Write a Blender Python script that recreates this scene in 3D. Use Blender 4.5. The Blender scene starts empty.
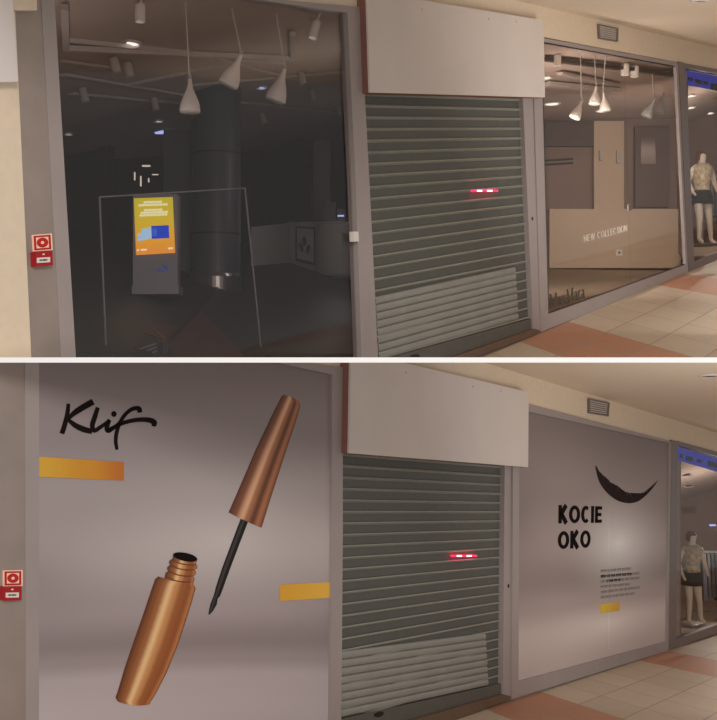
import bpy, bmesh, math, random
from mathutils.geometry import intersect_ray_tri
from mathutils import Vector, Matrix
random.seed(7)
S = bpy.context.scene
C = S.collection
# ------------------------------------------------------------------ view constants (photo frame 717 x 720)
F = 1100.0; CX, CY = 358.5, 360.0
K, VX = 7617.0, 1040.0               # facade plane: depth Y = K / (VX - x)
D_ = Vector((VX - CX, F, 0)).normalized()      # along the facade (level)
N_ = Vector((F, -(VX - CX), 0)).normalized()   # out of the facade towards the mall
SLAB_T = 0.0165                      # half thickness of the slab between the storeys
VA = {'U': (1042, 125), 'L': (1038, 530)}      # where the sills run to
VD = {'U': (50, 175), 'L': (55, 532)}          # where the tile rows run to

def ray(x, y): return Vector(((x - CX) / F, 1.0, (CY - y) / F))
F0 = ray(CX, CY) * (K / (VX - CX))
def P(x, y, n=0.0):                  # point on the plane parallel to the facade, n metres out
    r = ray(x, y); return r * ((F0.dot(N_) + n) / r.dot(N_))
def at(x, y, Y): return ray(x, y) * Y
class Plane:
    def __init__(s, p, a, b): s.p = p; s.n = a.cross(b).normalized()
    def hit(s, x, y): r = ray(x, y); return r * (s.p.dot(s.n) / r.dot(s.n))
class Quad:                          # gently warped surface over four corners
    def __init__(s, c, k=10):
        s.k = k; s.c = c
        s.g = [[c[0].lerp(c[1], u / k).lerp(c[3].lerp(c[2], u / k), v / k) for u in range(k + 1)] for v in range(k + 1)]
    def hit(s, x, y):
        r = ray(x, y)
        for v in range(s.k):
            for u in range(s.k):
                a, b, c, d = s.g[v][u], s.g[v][u + 1], s.g[v + 1][u + 1], s.g[v + 1][u]
                for t in ((a, b, c), (a, c, d)):
                    h = intersect_ray_tri(*t, r, Vector((0, 0, 0)), True)
                    if h is not None: return h
        return Plane(s.c[0], s.c[1] - s.c[0], s.c[2] - s.c[0]).hit(x, y)
    def mesh(s, bm, ext):
        w = [[bm.verts.new(p) for p in row] for row in s.g]
        for v in range(s.k):
            for u in range(s.k): bm.faces.new((w[v][u], w[v][u + 1], w[v + 1][u + 1], w[v + 1][u]))
        bmesh.ops.recalc_face_normals(bm, faces=bm.faces[:])
        r = bmesh.ops.extrude_face_region(bm, geom=bm.faces[:])
        bmesh.ops.translate(bm, vec=ext, verts=[q for q in r['geom'] if isinstance(q, bmesh.types.BMVert)])
        return bm
def vp(xy): return ray(*xy)

# ------------------------------------------------------------------ materials
def lin(c):
    c = c / 255.0
    return c / 12.92 if c <= 0.04045 else ((c + 0.055) / 1.055) ** 2.4
def col(r, g, b): return (lin(r), lin(g), lin(b), 1.0)
def unlin(v): v = max(0, min(1, v)); return 255 * (12.92 * v if v <= .0031308 else 1.055 * v ** (1 / 2.4) - .055)
def dl(r, g, b, f=.55): return tuple(unlin(lin(c) / f) for c in (r, g, b))      # print tone -> reflectance under the mall's light level
def mat(name, rgb, rough=0.6, metal=0.0, noise=0.06, scale=6.0, bump=0.0, spec=0.4, stretch=None, emit=None, estr=0.0):
    m = bpy.data.materials.new(name); m.use_nodes = True
    nt = m.node_tree; b = nt.nodes['Principled BSDF']
    b.inputs['Roughness'].default_value = rough; b.inputs['Metallic'].default_value = metal
    b.inputs['Specular IOR Level'].default_value = spec
    c = col(*rgb)
    if noise or bump:
        tc = nt.nodes.new('ShaderNodeTexCoord'); mp = nt.nodes.new('ShaderNodeMapping')
        nt.links.new(tc.outputs['Object'], mp.inputs['Vector'])
        if stretch: mp.inputs['Scale'].default_value = stretch
        nz = nt.nodes.new('ShaderNodeTexNoise'); nz.inputs['Scale'].default_value = scale; nz.inputs['Detail'].default_value = 4
        nt.links.new(mp.outputs[0], nz.inputs['Vector'])
        rp = nt.nodes.new('ShaderNodeValToRGB')
        rp.color_ramp.elements[0].position = .3; rp.color_ramp.elements[1].position = .7
        rp.color_ramp.elements[0].color = tuple(v * (1 - noise) for v in c[:3]) + (1,)
        rp.color_ramp.elements[1].color = tuple(min(1, v * (1 + noise)) for v in c[:3]) + (1,)
        nt.links.new(nz.outputs['Fac'], rp.inputs[0]); nt.links.new(rp.outputs[0], b.inputs['Base Color'])
        if bump:
            bp = nt.nodes.new('ShaderNodeBump'); bp.inputs['Strength'].default_value = bump; bp.inputs['Distance'].default_value = .01
            nt.links.new(nz.outputs['Fac'], bp.inputs['Height']); nt.links.new(bp.outputs[0], b.inputs['Normal'])
    else: b.inputs['Base Color'].default_value = c
    if emit:
        b.inputs['Emission Color'].default_value = col(*emit); b.inputs['Emission Strength'].default_value = estr
    return m
def ramp_mat(name, stops, axis='X', rough=.45, metal=0, emit=0.0, noise=0.0, nscale=4.0):
    """printed colour ramp along the sheet's own UV"""
    m = bpy.data.materials.new(name); m.use_nodes = True
    nt = m.node_tree; b = nt.nodes['Principled BSDF']; b.inputs['Roughness'].default_value = rough; b.inputs['Metallic'].default_value = metal
    b.inputs['Specular IOR Level'].default_value = .25
    uv = nt.nodes.new('ShaderNodeUVMap'); sp = nt.nodes.new('ShaderNodeSeparateXYZ'); nt.links.new(uv.outputs[0], sp.inputs[0])
    src = sp.outputs[axis]
    if noise:
        nz = nt.nodes.new('ShaderNodeTexNoise'); nz.inputs['Scale'].default_value = nscale
        nt.links.new(uv.outputs[0], nz.inputs['Vector'])
        ma = nt.nodes.new('ShaderNodeMath'); ma.operation = 'MULTIPLY_ADD'; ma.inputs[1].default_value = noise
        nt.links.new(nz.outputs['Fac'], ma.inputs[0]); nt.links.new(src, ma.inputs[2])
        mb = nt.nodes.new('ShaderNodeMath'); mb.operation = 'SUBTRACT'; mb.inputs[1].default_value = noise * .5
        nt.links.new(ma.outputs[0], mb.inputs[0]); src = mb.outputs[0]
    rp = nt.nodes.new('ShaderNodeValToRGB'); e = rp.color_ramp.elements
    while len(e) < len(stops): e.new(0.5)
    for k, (p, c) in enumerate(stops): e[k].position = p; e[k].color = col(*c)
    rp.color_ramp.interpolation = 'EASE'
    nt.links.new(src, rp.inputs[0]); nt.links.new(rp.outputs[0], b.inputs['Base Color'])
    if emit:
        nt.links.new(rp.outputs[0], b.inputs['Emission Color']); b.inputs['Emission Strength'].default_value = emit
    return m
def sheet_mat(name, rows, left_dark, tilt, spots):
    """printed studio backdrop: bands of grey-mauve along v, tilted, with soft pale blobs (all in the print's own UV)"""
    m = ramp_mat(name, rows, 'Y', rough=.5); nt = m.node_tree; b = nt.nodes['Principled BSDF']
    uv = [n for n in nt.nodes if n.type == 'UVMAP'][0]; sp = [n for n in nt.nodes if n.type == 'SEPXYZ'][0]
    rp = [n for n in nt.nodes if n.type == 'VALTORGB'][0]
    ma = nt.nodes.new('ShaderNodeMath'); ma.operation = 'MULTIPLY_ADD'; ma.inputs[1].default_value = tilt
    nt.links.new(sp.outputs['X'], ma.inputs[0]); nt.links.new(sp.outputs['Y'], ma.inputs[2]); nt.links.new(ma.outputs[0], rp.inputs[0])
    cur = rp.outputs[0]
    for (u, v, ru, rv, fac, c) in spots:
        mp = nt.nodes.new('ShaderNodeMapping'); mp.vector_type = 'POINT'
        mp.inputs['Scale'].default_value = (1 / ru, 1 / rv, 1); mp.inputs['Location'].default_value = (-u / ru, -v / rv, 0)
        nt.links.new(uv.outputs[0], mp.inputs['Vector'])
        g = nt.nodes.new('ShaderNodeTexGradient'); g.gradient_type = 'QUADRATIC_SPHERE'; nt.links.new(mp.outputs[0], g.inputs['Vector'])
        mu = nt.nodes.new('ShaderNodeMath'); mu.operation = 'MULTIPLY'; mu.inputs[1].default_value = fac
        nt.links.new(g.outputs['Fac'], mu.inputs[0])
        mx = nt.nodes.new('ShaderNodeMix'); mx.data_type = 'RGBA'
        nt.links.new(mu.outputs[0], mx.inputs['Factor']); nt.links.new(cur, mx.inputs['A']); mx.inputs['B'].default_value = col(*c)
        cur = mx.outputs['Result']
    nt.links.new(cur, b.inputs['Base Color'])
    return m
def emat(name, rgb, s):
    m = bpy.data.materials.new(name); m.use_nodes = True; nt = m.node_tree; nt.nodes.clear()
    o = nt.nodes.new('ShaderNodeOutputMaterial'); e = nt.nodes.new('ShaderNodeEmission')
    e.inputs[0].default_value = col(*rgb); e.inputs[1].default_value = s; nt.links.new(e.outputs[0], o.inputs[0]); return m
def glass_mat(name, tint, refl):
    m = bpy.data.materials.new(name); m.use_nodes = True; nt = m.node_tree; nt.nodes.clear()
    o = nt.nodes.new('ShaderNodeOutputMaterial'); t = nt.nodes.new('ShaderNodeBsdfTransparent'); t.inputs[0].default_value = tint + (1,)
    g = nt.nodes.new('ShaderNodeBsdfGlossy'); g.inputs['Roughness'].default_value = .03; g.inputs['Color'].default_value = (.9, .9, .9, 1)
    lw = nt.nodes.new('ShaderNodeFresnel'); lw.inputs[0].default_value = 1.45
    mu = nt.nodes.new('ShaderNodeMath'); mu.operation = 'MULTIPLY'; mu.inputs[1].default_value = refl; nt.links.new(lw.outputs[0], mu.inputs[0])
    mx = nt.nodes.new('ShaderNodeMixShader'); nt.links.new(mu.outputs[0], mx.inputs[0]); nt.links.new(t.outputs[0], mx.inputs[1]); nt.links.new(g.outputs[0], mx.inputs[2])
    nt.links.new(mx.outputs[0], o.inputs[0]); return m
def tile_mat(name, off, cream, grout, orange):
    m = bpy.data.materials.new(name); m.use_nodes = True; nt = m.node_tree; b = nt.nodes['Principled BSDF']
    b.inputs['Roughness'].default_value = .5; b.inputs['Specular IOR Level'].default_value = .25
    uv = nt.nodes.new('ShaderNodeUVMap'); sp = nt.nodes.new('ShaderNodeSeparateXYZ'); nt.links.new(uv.outputs[0], sp.inputs[0])
    def M(op, a, bb):
        n = nt.nodes.new('ShaderNodeMath'); n.operation = op
        for i, v in enumerate((a, bb)):
            if isinstance(v, (int, float)): n.inputs[i].default_value = v
            else: nt.links.new(v, n.inputs[i])
        return n.outputs[0]
    fu = M('FLOORED_MODULO', sp.outputs['X'], 1.0); fv = M('FLOORED_MODULO', sp.outputs['Y'], 1.0)
    g = M('MAXIMUM', M('LESS_THAN', fu, .022), M('LESS_THAN', fv, .03))
    band = M('LESS_THAN', M('FLOORED_MODULO', sp.outputs['X'], 7.0), 2.0)
    ids = nt.nodes.new('ShaderNodeCombineXYZ'); nt.links.new(M('FLOOR', sp.outputs['X'], 0), ids.inputs[0]); nt.links.new(M('FLOOR', sp.outputs['Y'], 0), ids.inputs[1])
    wn = nt.nodes.new('ShaderNodeTexWhiteNoise'); nt.links.new(ids.outputs[0], wn.inputs['Vector'])
    nz = nt.nodes.new('ShaderNodeTexNoise'); nz.inputs['Scale'].default_value = 5; nz.inputs['Detail'].default_value = 5; nt.links.new(uv.outputs[0], nz.inputs['Vector'])
    def mix(f, a, c):
        n = nt.nodes.new('ShaderNodeMix'); n.data_type = 'RGBA'
        nt.links.new(f, n.inputs['Factor'])
        for k, v in (('A', a), ('B', c)):
            if isinstance(v, tuple): n.inputs[k].default_value = v
            else: nt.links.new(v, n.inputs[k])
        return n.outputs['Result']
    base = mix(band, col(*cream), col(*orange))
    f2 = M('ADD', M('MULTIPLY', wn.outputs['Value'], .16), M('MULTIPLY', nz.outputs['Fac'], .18))
    base = mix(f2, base, col(130, 105, 85))
    base = mix(g, base, col(*grout))
    nt.links.new(base, b.inputs['Base Color'])
    return m

M = dict(
    cream=mat('cream_plaster', (222, 204, 180), .8, bump=.05, scale=14, noise=.03),
    ceil=mat('ceiling_plaster', (222, 206, 184), .85, bump=.08, scale=30, noise=.03),
    panel=mat('white_laminate', (214, 203, 196), .55, noise=.02, scale=2),
    brownboard=mat('brown_fascia_board', (92, 74, 66), .8, noise=.05),
    sign=mat('pale_signboard', (226, 216, 212), .5, noise=.02, scale=2),
    edge=mat('red_brown_board_edge', (140, 98, 88), .6),
    frame=mat('grey_powder_coat', (158, 147, 144), .45, noise=.03, scale=3),
    post=mat('brown_grey_metal', (120, 106, 102), .4, metal=.2, noise=.04),
    dframe=mat('dark_gasket', (60, 54, 54), .6),
    steel=mat('brushed_steel', (160, 146, 138), .42, metal=.3, noise=.14, scale=1.6, stretch=(1, 1, 1.2)),
    perf=mat('perforated_slat', (92, 92, 86), .6, metal=.1, noise=.12, scale=60, bump=.2),
    ridge=mat('slat_ridge', (156, 156, 146), .45, metal=.2, noise=.05),
    alu=mat('pale_slat', (148, 147, 140), .45, metal=.15, noise=.05, scale=3),
    bar=mat('shutter_bar', (96, 94, 88), .5, metal=.2, noise=.06),
    black=mat('black_plastic', (18, 17, 17), .5, noise=0),
    threadink=mat('dark_copper_print', (112, 62, 38), .6, noise=0),
    ink=mat('black_print', (24, 18, 18), .85, noise=.04, spec=.08),
    greyink=mat('grey_print', (146, 138, 136), .6, noise=0),
    brush=mat('brush_stroke_print', (52, 40, 40), .85, noise=.25, scale=9, spec=.08),
    olive=mat('olive_letter_film', (84, 78, 68), .7, noise=0, spec=.1),
    red=mat('red_enamel', (165, 26, 34), .4, noise=.03),
    signred=mat('sign_red', (186, 34, 26), .45, noise=0),
    pale=mat('sign_pale', (255, 214, 190), .5, noise=0),
    white=mat('white_enamel', (225, 216, 208), .4, noise=.02),
    slab=mat('white_slab', (250, 250, 250), .6, noise=0),
    iceil=mat('shop_ceiling', (184, 162, 150), .85, noise=.06, scale=1.2),
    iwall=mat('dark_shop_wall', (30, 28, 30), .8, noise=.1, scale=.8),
    iwall2=mat('brown_shop_wall', (138, 114, 102), .8, noise=.06, scale=.8),
    lowwall=mat('pale_plinth_wall', (198, 174, 150), .7, noise=.04, scale=1),
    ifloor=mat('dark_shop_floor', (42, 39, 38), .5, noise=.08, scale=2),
    ifloor2=mat('grey_shop_floor', (140, 124, 106), .55, noise=.06, scale=2),
    redfloor=mat('rust_floor_tile', (78, 50, 42), .5, noise=.08),
    strip=mat('dark_floor_strip', (30, 28, 28), .5, noise=0),
    beam=mat('pale_beam', (200, 186, 178), .7, noise=.03),
    duct=mat('grey_duct', (186, 172, 164), .7, noise=.05),
    shade=mat('white_lamp_shade', (240, 230, 218), .45, noise=.02),
    cord=mat('white_cord', (205, 195, 186), .6, noise=0),
    column=mat('slate_column', (70, 70, 80), .45, noise=.06, scale=2),
    chrome=mat('dull_chrome', (140, 134, 130), .3, metal=.8, noise=0),
    counter=mat('white_counter', (205, 198, 192), .5, noise=.03),
    kiosk=mat('kiosk_grey', (124, 120, 126), .45, noise=.03),
    lamp=emat('lamp_glow', (255, 244, 232), 1.6),
    lampdim=emat('lamp_dim', (255, 240, 220), .7),
    bluelamp=emat('blue_lamp_glow', (170, 185, 255), 1.3),
    blueband=emat('blue_neon', (84, 94, 214), .42),
    redled=emat('red_led', (255, 40, 80), 3.0),  # emission standing in for reflected red light on the shutter
    whiteled=emat('white_led', (255, 190, 200), 4.0),  # emission for the bright cores of that red reflection
    skin=mat('mannequin_white', (226, 212, 196), .4, noise=0),
    blouse=mat('patterned_blouse', (188, 172, 146), .8, noise=.45, scale=14),
    shorts=mat('black_shorts', (34, 28, 28), .8, noise=0),
    bag=mat('dark_canvas', (62, 54, 54), .8, noise=.2),
    leather=mat('brown_leather', (96, 62, 46), .6),
    gold1=ramp_mat('gold_bar_print', [(0, (214, 166, 62)), (.55, (206, 144, 50)), (1, (190, 112, 46))]),
    gold2=ramp_mat('gold_bar_print_pale', [(0, (226, 168, 56)), (1, (232, 184, 74))]),
    gold3=ramp_mat('gold_square_print', [(0, (232, 200, 66)), (1, (222, 172, 60))]),
    copper=ramp_mat('copper_print', [(0, (100, 58, 36)), (.12, (136, 82, 48)), (.24, (160, 102, 62)), (.4, (238, 196, 142)), (.53, (204, 146, 94)), (.68, (160, 96, 54)), (.84, (150, 86, 48)), (.95, (184, 120, 72)), (1, (112, 66, 42))], rough=.4, noise=.05, nscale=40),
    copper2=ramp_mat('copper_cap_print', [(0, (96, 58, 42)), (.16, (124, 76, 54)), (.4, (222, 172, 136)), (.52, (168, 112, 80)), (.7, (104, 62, 42)), (.86, (172, 112, 78)), (1, (112, 70, 48))], rough=.4),
    rod=ramp_mat('rod_print', [(0, (24, 22, 22)), (.4, (66, 62, 60)), (.7, (22, 20, 20)), (1, (34, 30, 30))]),
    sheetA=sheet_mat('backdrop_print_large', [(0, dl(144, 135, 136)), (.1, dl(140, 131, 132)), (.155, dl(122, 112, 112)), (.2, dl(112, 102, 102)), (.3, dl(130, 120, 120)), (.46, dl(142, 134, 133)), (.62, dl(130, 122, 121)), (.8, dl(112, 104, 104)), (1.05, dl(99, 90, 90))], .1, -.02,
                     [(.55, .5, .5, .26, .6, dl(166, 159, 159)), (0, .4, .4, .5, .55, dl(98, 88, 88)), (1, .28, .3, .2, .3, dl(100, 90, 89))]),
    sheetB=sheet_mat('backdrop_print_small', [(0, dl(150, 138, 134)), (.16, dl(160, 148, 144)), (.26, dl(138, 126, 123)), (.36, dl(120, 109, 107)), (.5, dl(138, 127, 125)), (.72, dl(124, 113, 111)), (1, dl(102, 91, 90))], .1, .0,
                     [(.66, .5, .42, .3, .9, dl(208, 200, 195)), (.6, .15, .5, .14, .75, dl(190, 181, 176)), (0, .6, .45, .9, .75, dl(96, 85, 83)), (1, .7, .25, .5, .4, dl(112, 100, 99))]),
    glass1=glass_mat('window_glass_dark', (.86, .84, .84), .10),
    glass2=glass_mat('window_glass', (.90, .88, .86), .12),
    picture=ramp_mat('framed_print', [(0, (150, 130, 122)), (.5, (178, 160, 150)), (1, (120, 100, 95))], 'Y'),
    screen=ramp_mat('totem_screen', [(0, (226, 142, 40)), (.3, (222, 160, 30)), (.6, (206, 178, 36)), (1, (196, 180, 44))], 'Y', emit=.85),
    screentext=emat('screen_text', (255, 250, 205), .95),
    screenblue=emat('screen_blue', (30, 75, 215), .85),
    screencyan=emat('screen_pale_blue', (170, 215, 250), .95),
    logoblue=emat('logo_glow', (90, 115, 200), .32),
    tilesU=tile_mat('mall_tiles_upper', 0, (216, 198, 176), (172, 152, 132), (206, 150, 122)),
    tilesL=tile_mat('mall_tiles_lower', 0, (216, 197, 174), (170, 148, 128), (206, 144, 114)),
    brown=mat('brass_threshold', (112, 92, 74), .5, metal=.3),
    poster_frame=mat('grey_picture_frame', (104, 82, 74), .6),
)

# ------------------------------------------------------------------ object helpers
HALF = 'U'
WL = {}
def cutbm(bm):
    if HALF is None: return
    g = bm.verts[:] + bm.edges[:] + bm.faces[:]
    z = SLAB_T + .0005 if HALF == 'U' else -SLAB_T - .0005
    if HALF == 'U' and min(v.co.z for v in bm.verts) >= z: return
    if HALF == 'L' and max(v.co.z for v in bm.verts) <= z: return
    r = bmesh.ops.bisect_plane(bm, geom=g, plane_co=(0, 0, z), plane_no=(0, 0, -1 if HALF == 'U' else 1), clear_outer=True)
    ed = [e for e in r['geom_cut'] if isinstance(e, bmesh.types.BMEdge)]
    try: bmesh.ops.holes_fill(bm, edges=ed, sides=0)
    except Exception: pass
def obj(name, bm, m, parent=None, cut=True, smooth=False, recalc=True):
    if cut: cutbm(bm)
    if recalc: bmesh.ops.recalc_face_normals(bm, faces=bm.faces[:])
    vs = [v.co for v in bm.verts]
    lo = Vector((min(v.x for v in vs), min(v.y for v in vs), min(v.z for v in vs))); hi = Vector((max(v.x for v in vs), max(v.y for v in vs), max(v.z for v in vs)))
    c = Vector(((lo.x + hi.x) / 2, (lo.y + hi.y) / 2, lo.z))
    bmesh.ops.translate(bm, vec=-c, verts=bm.verts[:])
    me = bpy.data.meshes.new(name)
    bm.to_mesh(me); bm.free()
    ms = m if isinstance(m, (list, tuple)) else [m]
    for k in ms: me.materials.append(k)
    if smooth:
        for p in me.polygons: p.use_smooth = True
    o = bpy.data.objects.new(name, me); C.objects.link(o)
    o.location = c; WL[o] = c.copy()
    if parent is not None:
        o.parent = parent; o.location = c - WL[parent]
    return o
def tag(o, label, cat, group=None):
    o['label'] = label; o['category'] = cat
    if group: o['group'] = group
    return o
def thing(name, label, cat, loc, group=None):
    o = bpy.data.objects.new(name, None); C.objects.link(o); o.location = loc; WL[o] = Vector(loc); o.empty_display_size = .1
    return tag(o, label, cat, group)
def struct(o, label=None):
    o['kind'] = 'structure'
    if label: o['label'] = label
    return o
def sthing(name, loc, label=None):
    o = bpy.data.objects.new(name, None); C.objects.link(o); o.location = loc; WL[o] = Vector(loc); o.empty_display_size = .1
    return struct(o, label)
def dup(root, loc, label=None, scale=None, rot=None):
    r = root.copy(); C.objects.link(r); r.location = loc
    if label: r['label'] = label
    if rot is not None: r.rotation_euler = rot
    for ch in list(root.children):
        c = ch.copy(); C.objects.link(c); c.parent = r
        for g in ch.children:
            d = g.copy(); C.objects.link(d); d.parent = c
    return r
def NB(): return bmesh.new()
def prism(bm, pts, ext, uv=None, mi=0):
    """pts: front polygon; extruded by vector ext"""
    f = [bm.verts.new(p) for p in pts]; b = [bm.verts.new(p + ext) for p in pts]
    fs = [bm.faces.new(f), bm.faces.new(b[::-1])]
    n = len(pts)
    for i in range(n): fs.append(bm.faces.new((f[i], b[i], b[(i + 1) % n], f[(i + 1) % n])))
    for q in fs: q.material_index = mi
    if uv:
        ly = bm.loops.layers.uv.verify()
        for vs in (f, b):
            for v, t in zip(vs, uv):
                for l in v.link_loops: l[ly].uv = t
    return bm
def fpoly(bm, px, n, t, mi=0, uv=None): return prism(bm, [P(x, y, n) for x, y in px], -N_ * t, uv, mi)
def bar(bm, a, b, w, h=None, up=Vector((0, 0, 1)), mi=0):
    h = h or w; d = (b - a).normalized(); s = d.cross(up)
    if s.length < 1e-4: s = d.cross(Vector((1, 0, 0)))
    s.normalize(); u = s.cross(d).normalized()
    q = [a + s * w / 2 + u * h / 2, a - s * w / 2 + u * h / 2, a - s * w / 2 - u * h / 2, a + s * w / 2 - u * h / 2]
    return prism(bm, q, b - a, None, mi)
def lathe(bm, c, prof, seg=20, ax=None, mi=0):
    """prof: list of (r, z) about the axis through c"""
    rot = ax.to_track_quat('Z', 'Y').to_matrix() if ax is not None else Matrix.Identity(3)
    rings = []
    for r, z in prof:
        if r < 1e-5: rings.append([bm.verts.new(c + rot @ Vector((0, 0, z)))])
        else: rings.append([bm.verts.new(c + rot @ Vector((r * math.cos(2 * math.pi * k / seg), r * math.sin(2 * math.pi * k / seg), z))) for k in range(seg)])
    for a, b in zip(rings, rings[1:]):
        for k in range(seg):
            k2 = (k + 1) % seg
            if len(a) == 1 and len(b) == 1: continue
            vs = [a[0], b[k], b[k2]] if len(a) == 1 else [a[k], a[k2], b[0]] if len(b) == 1 else [a[k], a[k2], b[k2], b[k]]
            try: bm.faces.new(vs).material_index = mi
            except ValueError: pass
    for rg, fl in ((rings[0], True), (rings[-1], False)):
        if len(rg) > 1:
            try: bm.faces.new(rg[::-1] if fl else rg).material_index = mi
            except ValueError: pass
    return bm
def tube(bm, pts, r, seg=8):
    for a, b in zip(pts, pts[1:]): lathe(bm, a, [(r, 0), (r, (b - a).length)], seg, b - a)
    return bm
def lerp(a, b, t): return a + (b - a) * t
def quadpt(q, u, v): return lerp(lerp(q[0], q[1], u), lerp(q[3], q[2], u), v)   # q = TL TR BR BL ; v downwards

def frame_ring(bm, outer, inner, n, t):
    """four mitred bars between two quads given in the photo frame (TL TR BR BL)"""
    for i in range(4):
        j = (i + 1) % 4
        fpoly(bm, [outer[i], outer[j], inner[j], inner[i]], n, t)
    return bm
def stroke_poly(pts, ws):
    """outline of a brush stroke along pts with widths ws (in the photo frame)"""
    L, R = [], []
    for i, p in enumerate(pts):
        a = Vector(pts[max(0, i - 1)]); b = Vector(pts[min(len(pts) - 1, i + 1)])
        d = (b - a).normalized(); nn = Vector((-d.y, d.x)); w = ws[i] / 2
        L.append(Vector(p) + nn * w); R.append(Vector(p) - nn * w)
    return L, R
def dense(pts, k=5):
    """Catmull-Rom through pts; every element (x, y, w)"""
    out = []
    for i in range(len(pts) - 1):
        p0 = Vector(pts[max(0, i - 1)]); p1 = Vector(pts[i]); p2 = Vector(pts[i + 1]); p3 = Vector(pts[min(len(pts) - 1, i + 2)])
        for j in range(k):
            t = j / k
            out.append(.5 * (2 * p1 + (p2 - p0) * t + (2 * p0 - 5 * p1 + 4 * p2 - p3) * t * t + (3 * p1 - p0 - 3 * p2 + p3) * t ** 3))
    out.append(Vector(pts[-1])); return out
def stroke(bm, pts, n, t, k=5, mp=None, mi=0):
    d = dense(pts, k) if k > 1 else [Vector(p) for p in pts]
    L, R = stroke_poly([(p.x, p.y) for p in d], [p.z for p in d])
    mp = mp or (lambda x, y: P(x, y, n))
    fr = [(mp(l.x, l.y), mp(r.x, r.y)) for l, r in zip(L, R)]
    ext = -N_ * t
    for (a, b), (c, e) in zip(fr, fr[1:]): prism(bm, [a, b, e, c], ext, None, mi)
    return bm
def letters(root, text, quad, n, t, m, **kw):
    for k, ch in enumerate(text):
        if ch == ' ': continue
        bm = NB(); glyphs(bm, text, quad, n, t, only=k, **kw); obj('letter', bm, m, root)
def glyphs(bm, text, quad, n, t, bold=.17, thin=None, gap=.22, only=None):
    """draws text from strokes into a quad of the facade (TL TR BR BL, photo frame)"""
    q = [P(x, y, n) for x, y in quad]
    B = bold; hb = thin or bold; h = B / 2; r = hb / B
    G = {  # strokes in a box (x 0..w, y 0..1 up): (points, weight)
        'K': (.74, [([(h, 0), (h, 1)], 1), ([(.74 - h * 1.15, 1), (h, .42)], 1.08), ([(h + .1, .52), (.76 - h * 1.1, 0)], 1.12)]),
        'O': (.9, 'O'), 'C': (.76, 'C'),
        'I': (B, [([(h, 0), (h, 1)], 1)]),
        'E': (.62, [([(h, 0), (h, 1)], 1), ([(h, 1 - hb / 2), (.62, 1 - hb / 2)], r), ([(h, .5), (.57, .5)], r), ([(h, hb / 2), (.62, hb / 2)], r)]),
        'N': (.7, [([(h, 0), (h, 1)], 1), ([(h, .97), (.7 - h, .03)], 1), ([(.7 - h, 0), (.7 - h, 1)], 1)]),
        'W': (1., [([(.05, 1), (.27, 0)], 1), ([(.27, 0), (.5, 1)], 1), ([(.5, 1), (.73, 0)], 1), ([(.73, 0), (.95, 1)], 1)]),
        'L': (.55, [([(h, 0), (h, 1)], 1), ([(h, hb / 2), (.55, hb / 2)], r)]),
        'T': (.62, [([(.31, 0), (.31, 1)], 1), ([(0, 1 - hb / 2), (.62, 1 - hb / 2)], r)]),
        'M': (1.0, [([(.1, 0), (.14, 1)], .45), ([(.14, 1), (.47, .02)], 1.2), ([(.47, .02), (.8, 1)], .45), ([(.8, 1), (.85, 0)], 1.3), ([(0, .02), (.22, .02)], .3), ([(.7, .02), (1, .02)], .3), ([(.0, .98), (.16, .98)], .3), ([(.78, .98), (.98, .98)], .3)]),
        'a': (.5, [([(.36, .6), (.38, .08), (.5, .03)], 1.1), ([(.08, .55), (.22, .66), (.36, .58)], .5), ([(.36, .4), (.14, .3), (.06, .14), (.16, .03), (.36, .12)], .8)]),
        'x': (.56, [([(.08, .64), (.46, .02)], 1.15), ([(.46, .64), (.08, .02)], .5), ([(0, .64), (.2, .64)], .3), ([(.34, .64), (.54, .64)], .3), ([(0, .02), (.2, .02)], .3), ([(.34, .02), (.56, .02)], .3)]),
        'r': (.42, [([(.12, 0), (.12, .66)], 1.1), ([(.14, .5), (.26, .66), (.4, .6)], .7), ([(0, .02), (.26, .02)], .3), ([(0, .64), (.12, .64)], .3)]),
        ' ': (.3, []),
    }
    W = sum(G[c][0] for c in text) + gap * (len(text) - 1)
    x0 = 0
    def mp(x, y): return quadpt(q, x / W, 1 - y)
    for ci, c in enumerate(text):
        w, st = G[c]
        if only is not None and ci != only: x0 += w + gap; continue
        if st in ('O', 'C'):
            a0, a1 = (0, 360) if st == 'O' else (48, 312)
            k = 28
            pr = []
            for i in range(k + 1):
                a = math.radians(a0 + (a1 - a0) * i / k); rx, ry = w / 2, .5
                pr.append(((x0 + w / 2 + rx * math.cos(a), .5 + ry * math.sin(a)), (x0 + w / 2 + (rx - B) * math.cos(a), .5 + (ry - hb) * math.sin(a))))
            for (a, b), (e, f) in zip(pr, pr[1:]): prism(bm, [mp(*a), mp(*b), mp(*f), mp(*e)], -N_ * t)
        else:
            for pts, wt in st:
                pp = [(x0 + x, y, bold * wt) for x, y in pts]
                stroke(bm, pp, n, t, 1, mp)
        x0 += w + gap
    return bm

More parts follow.
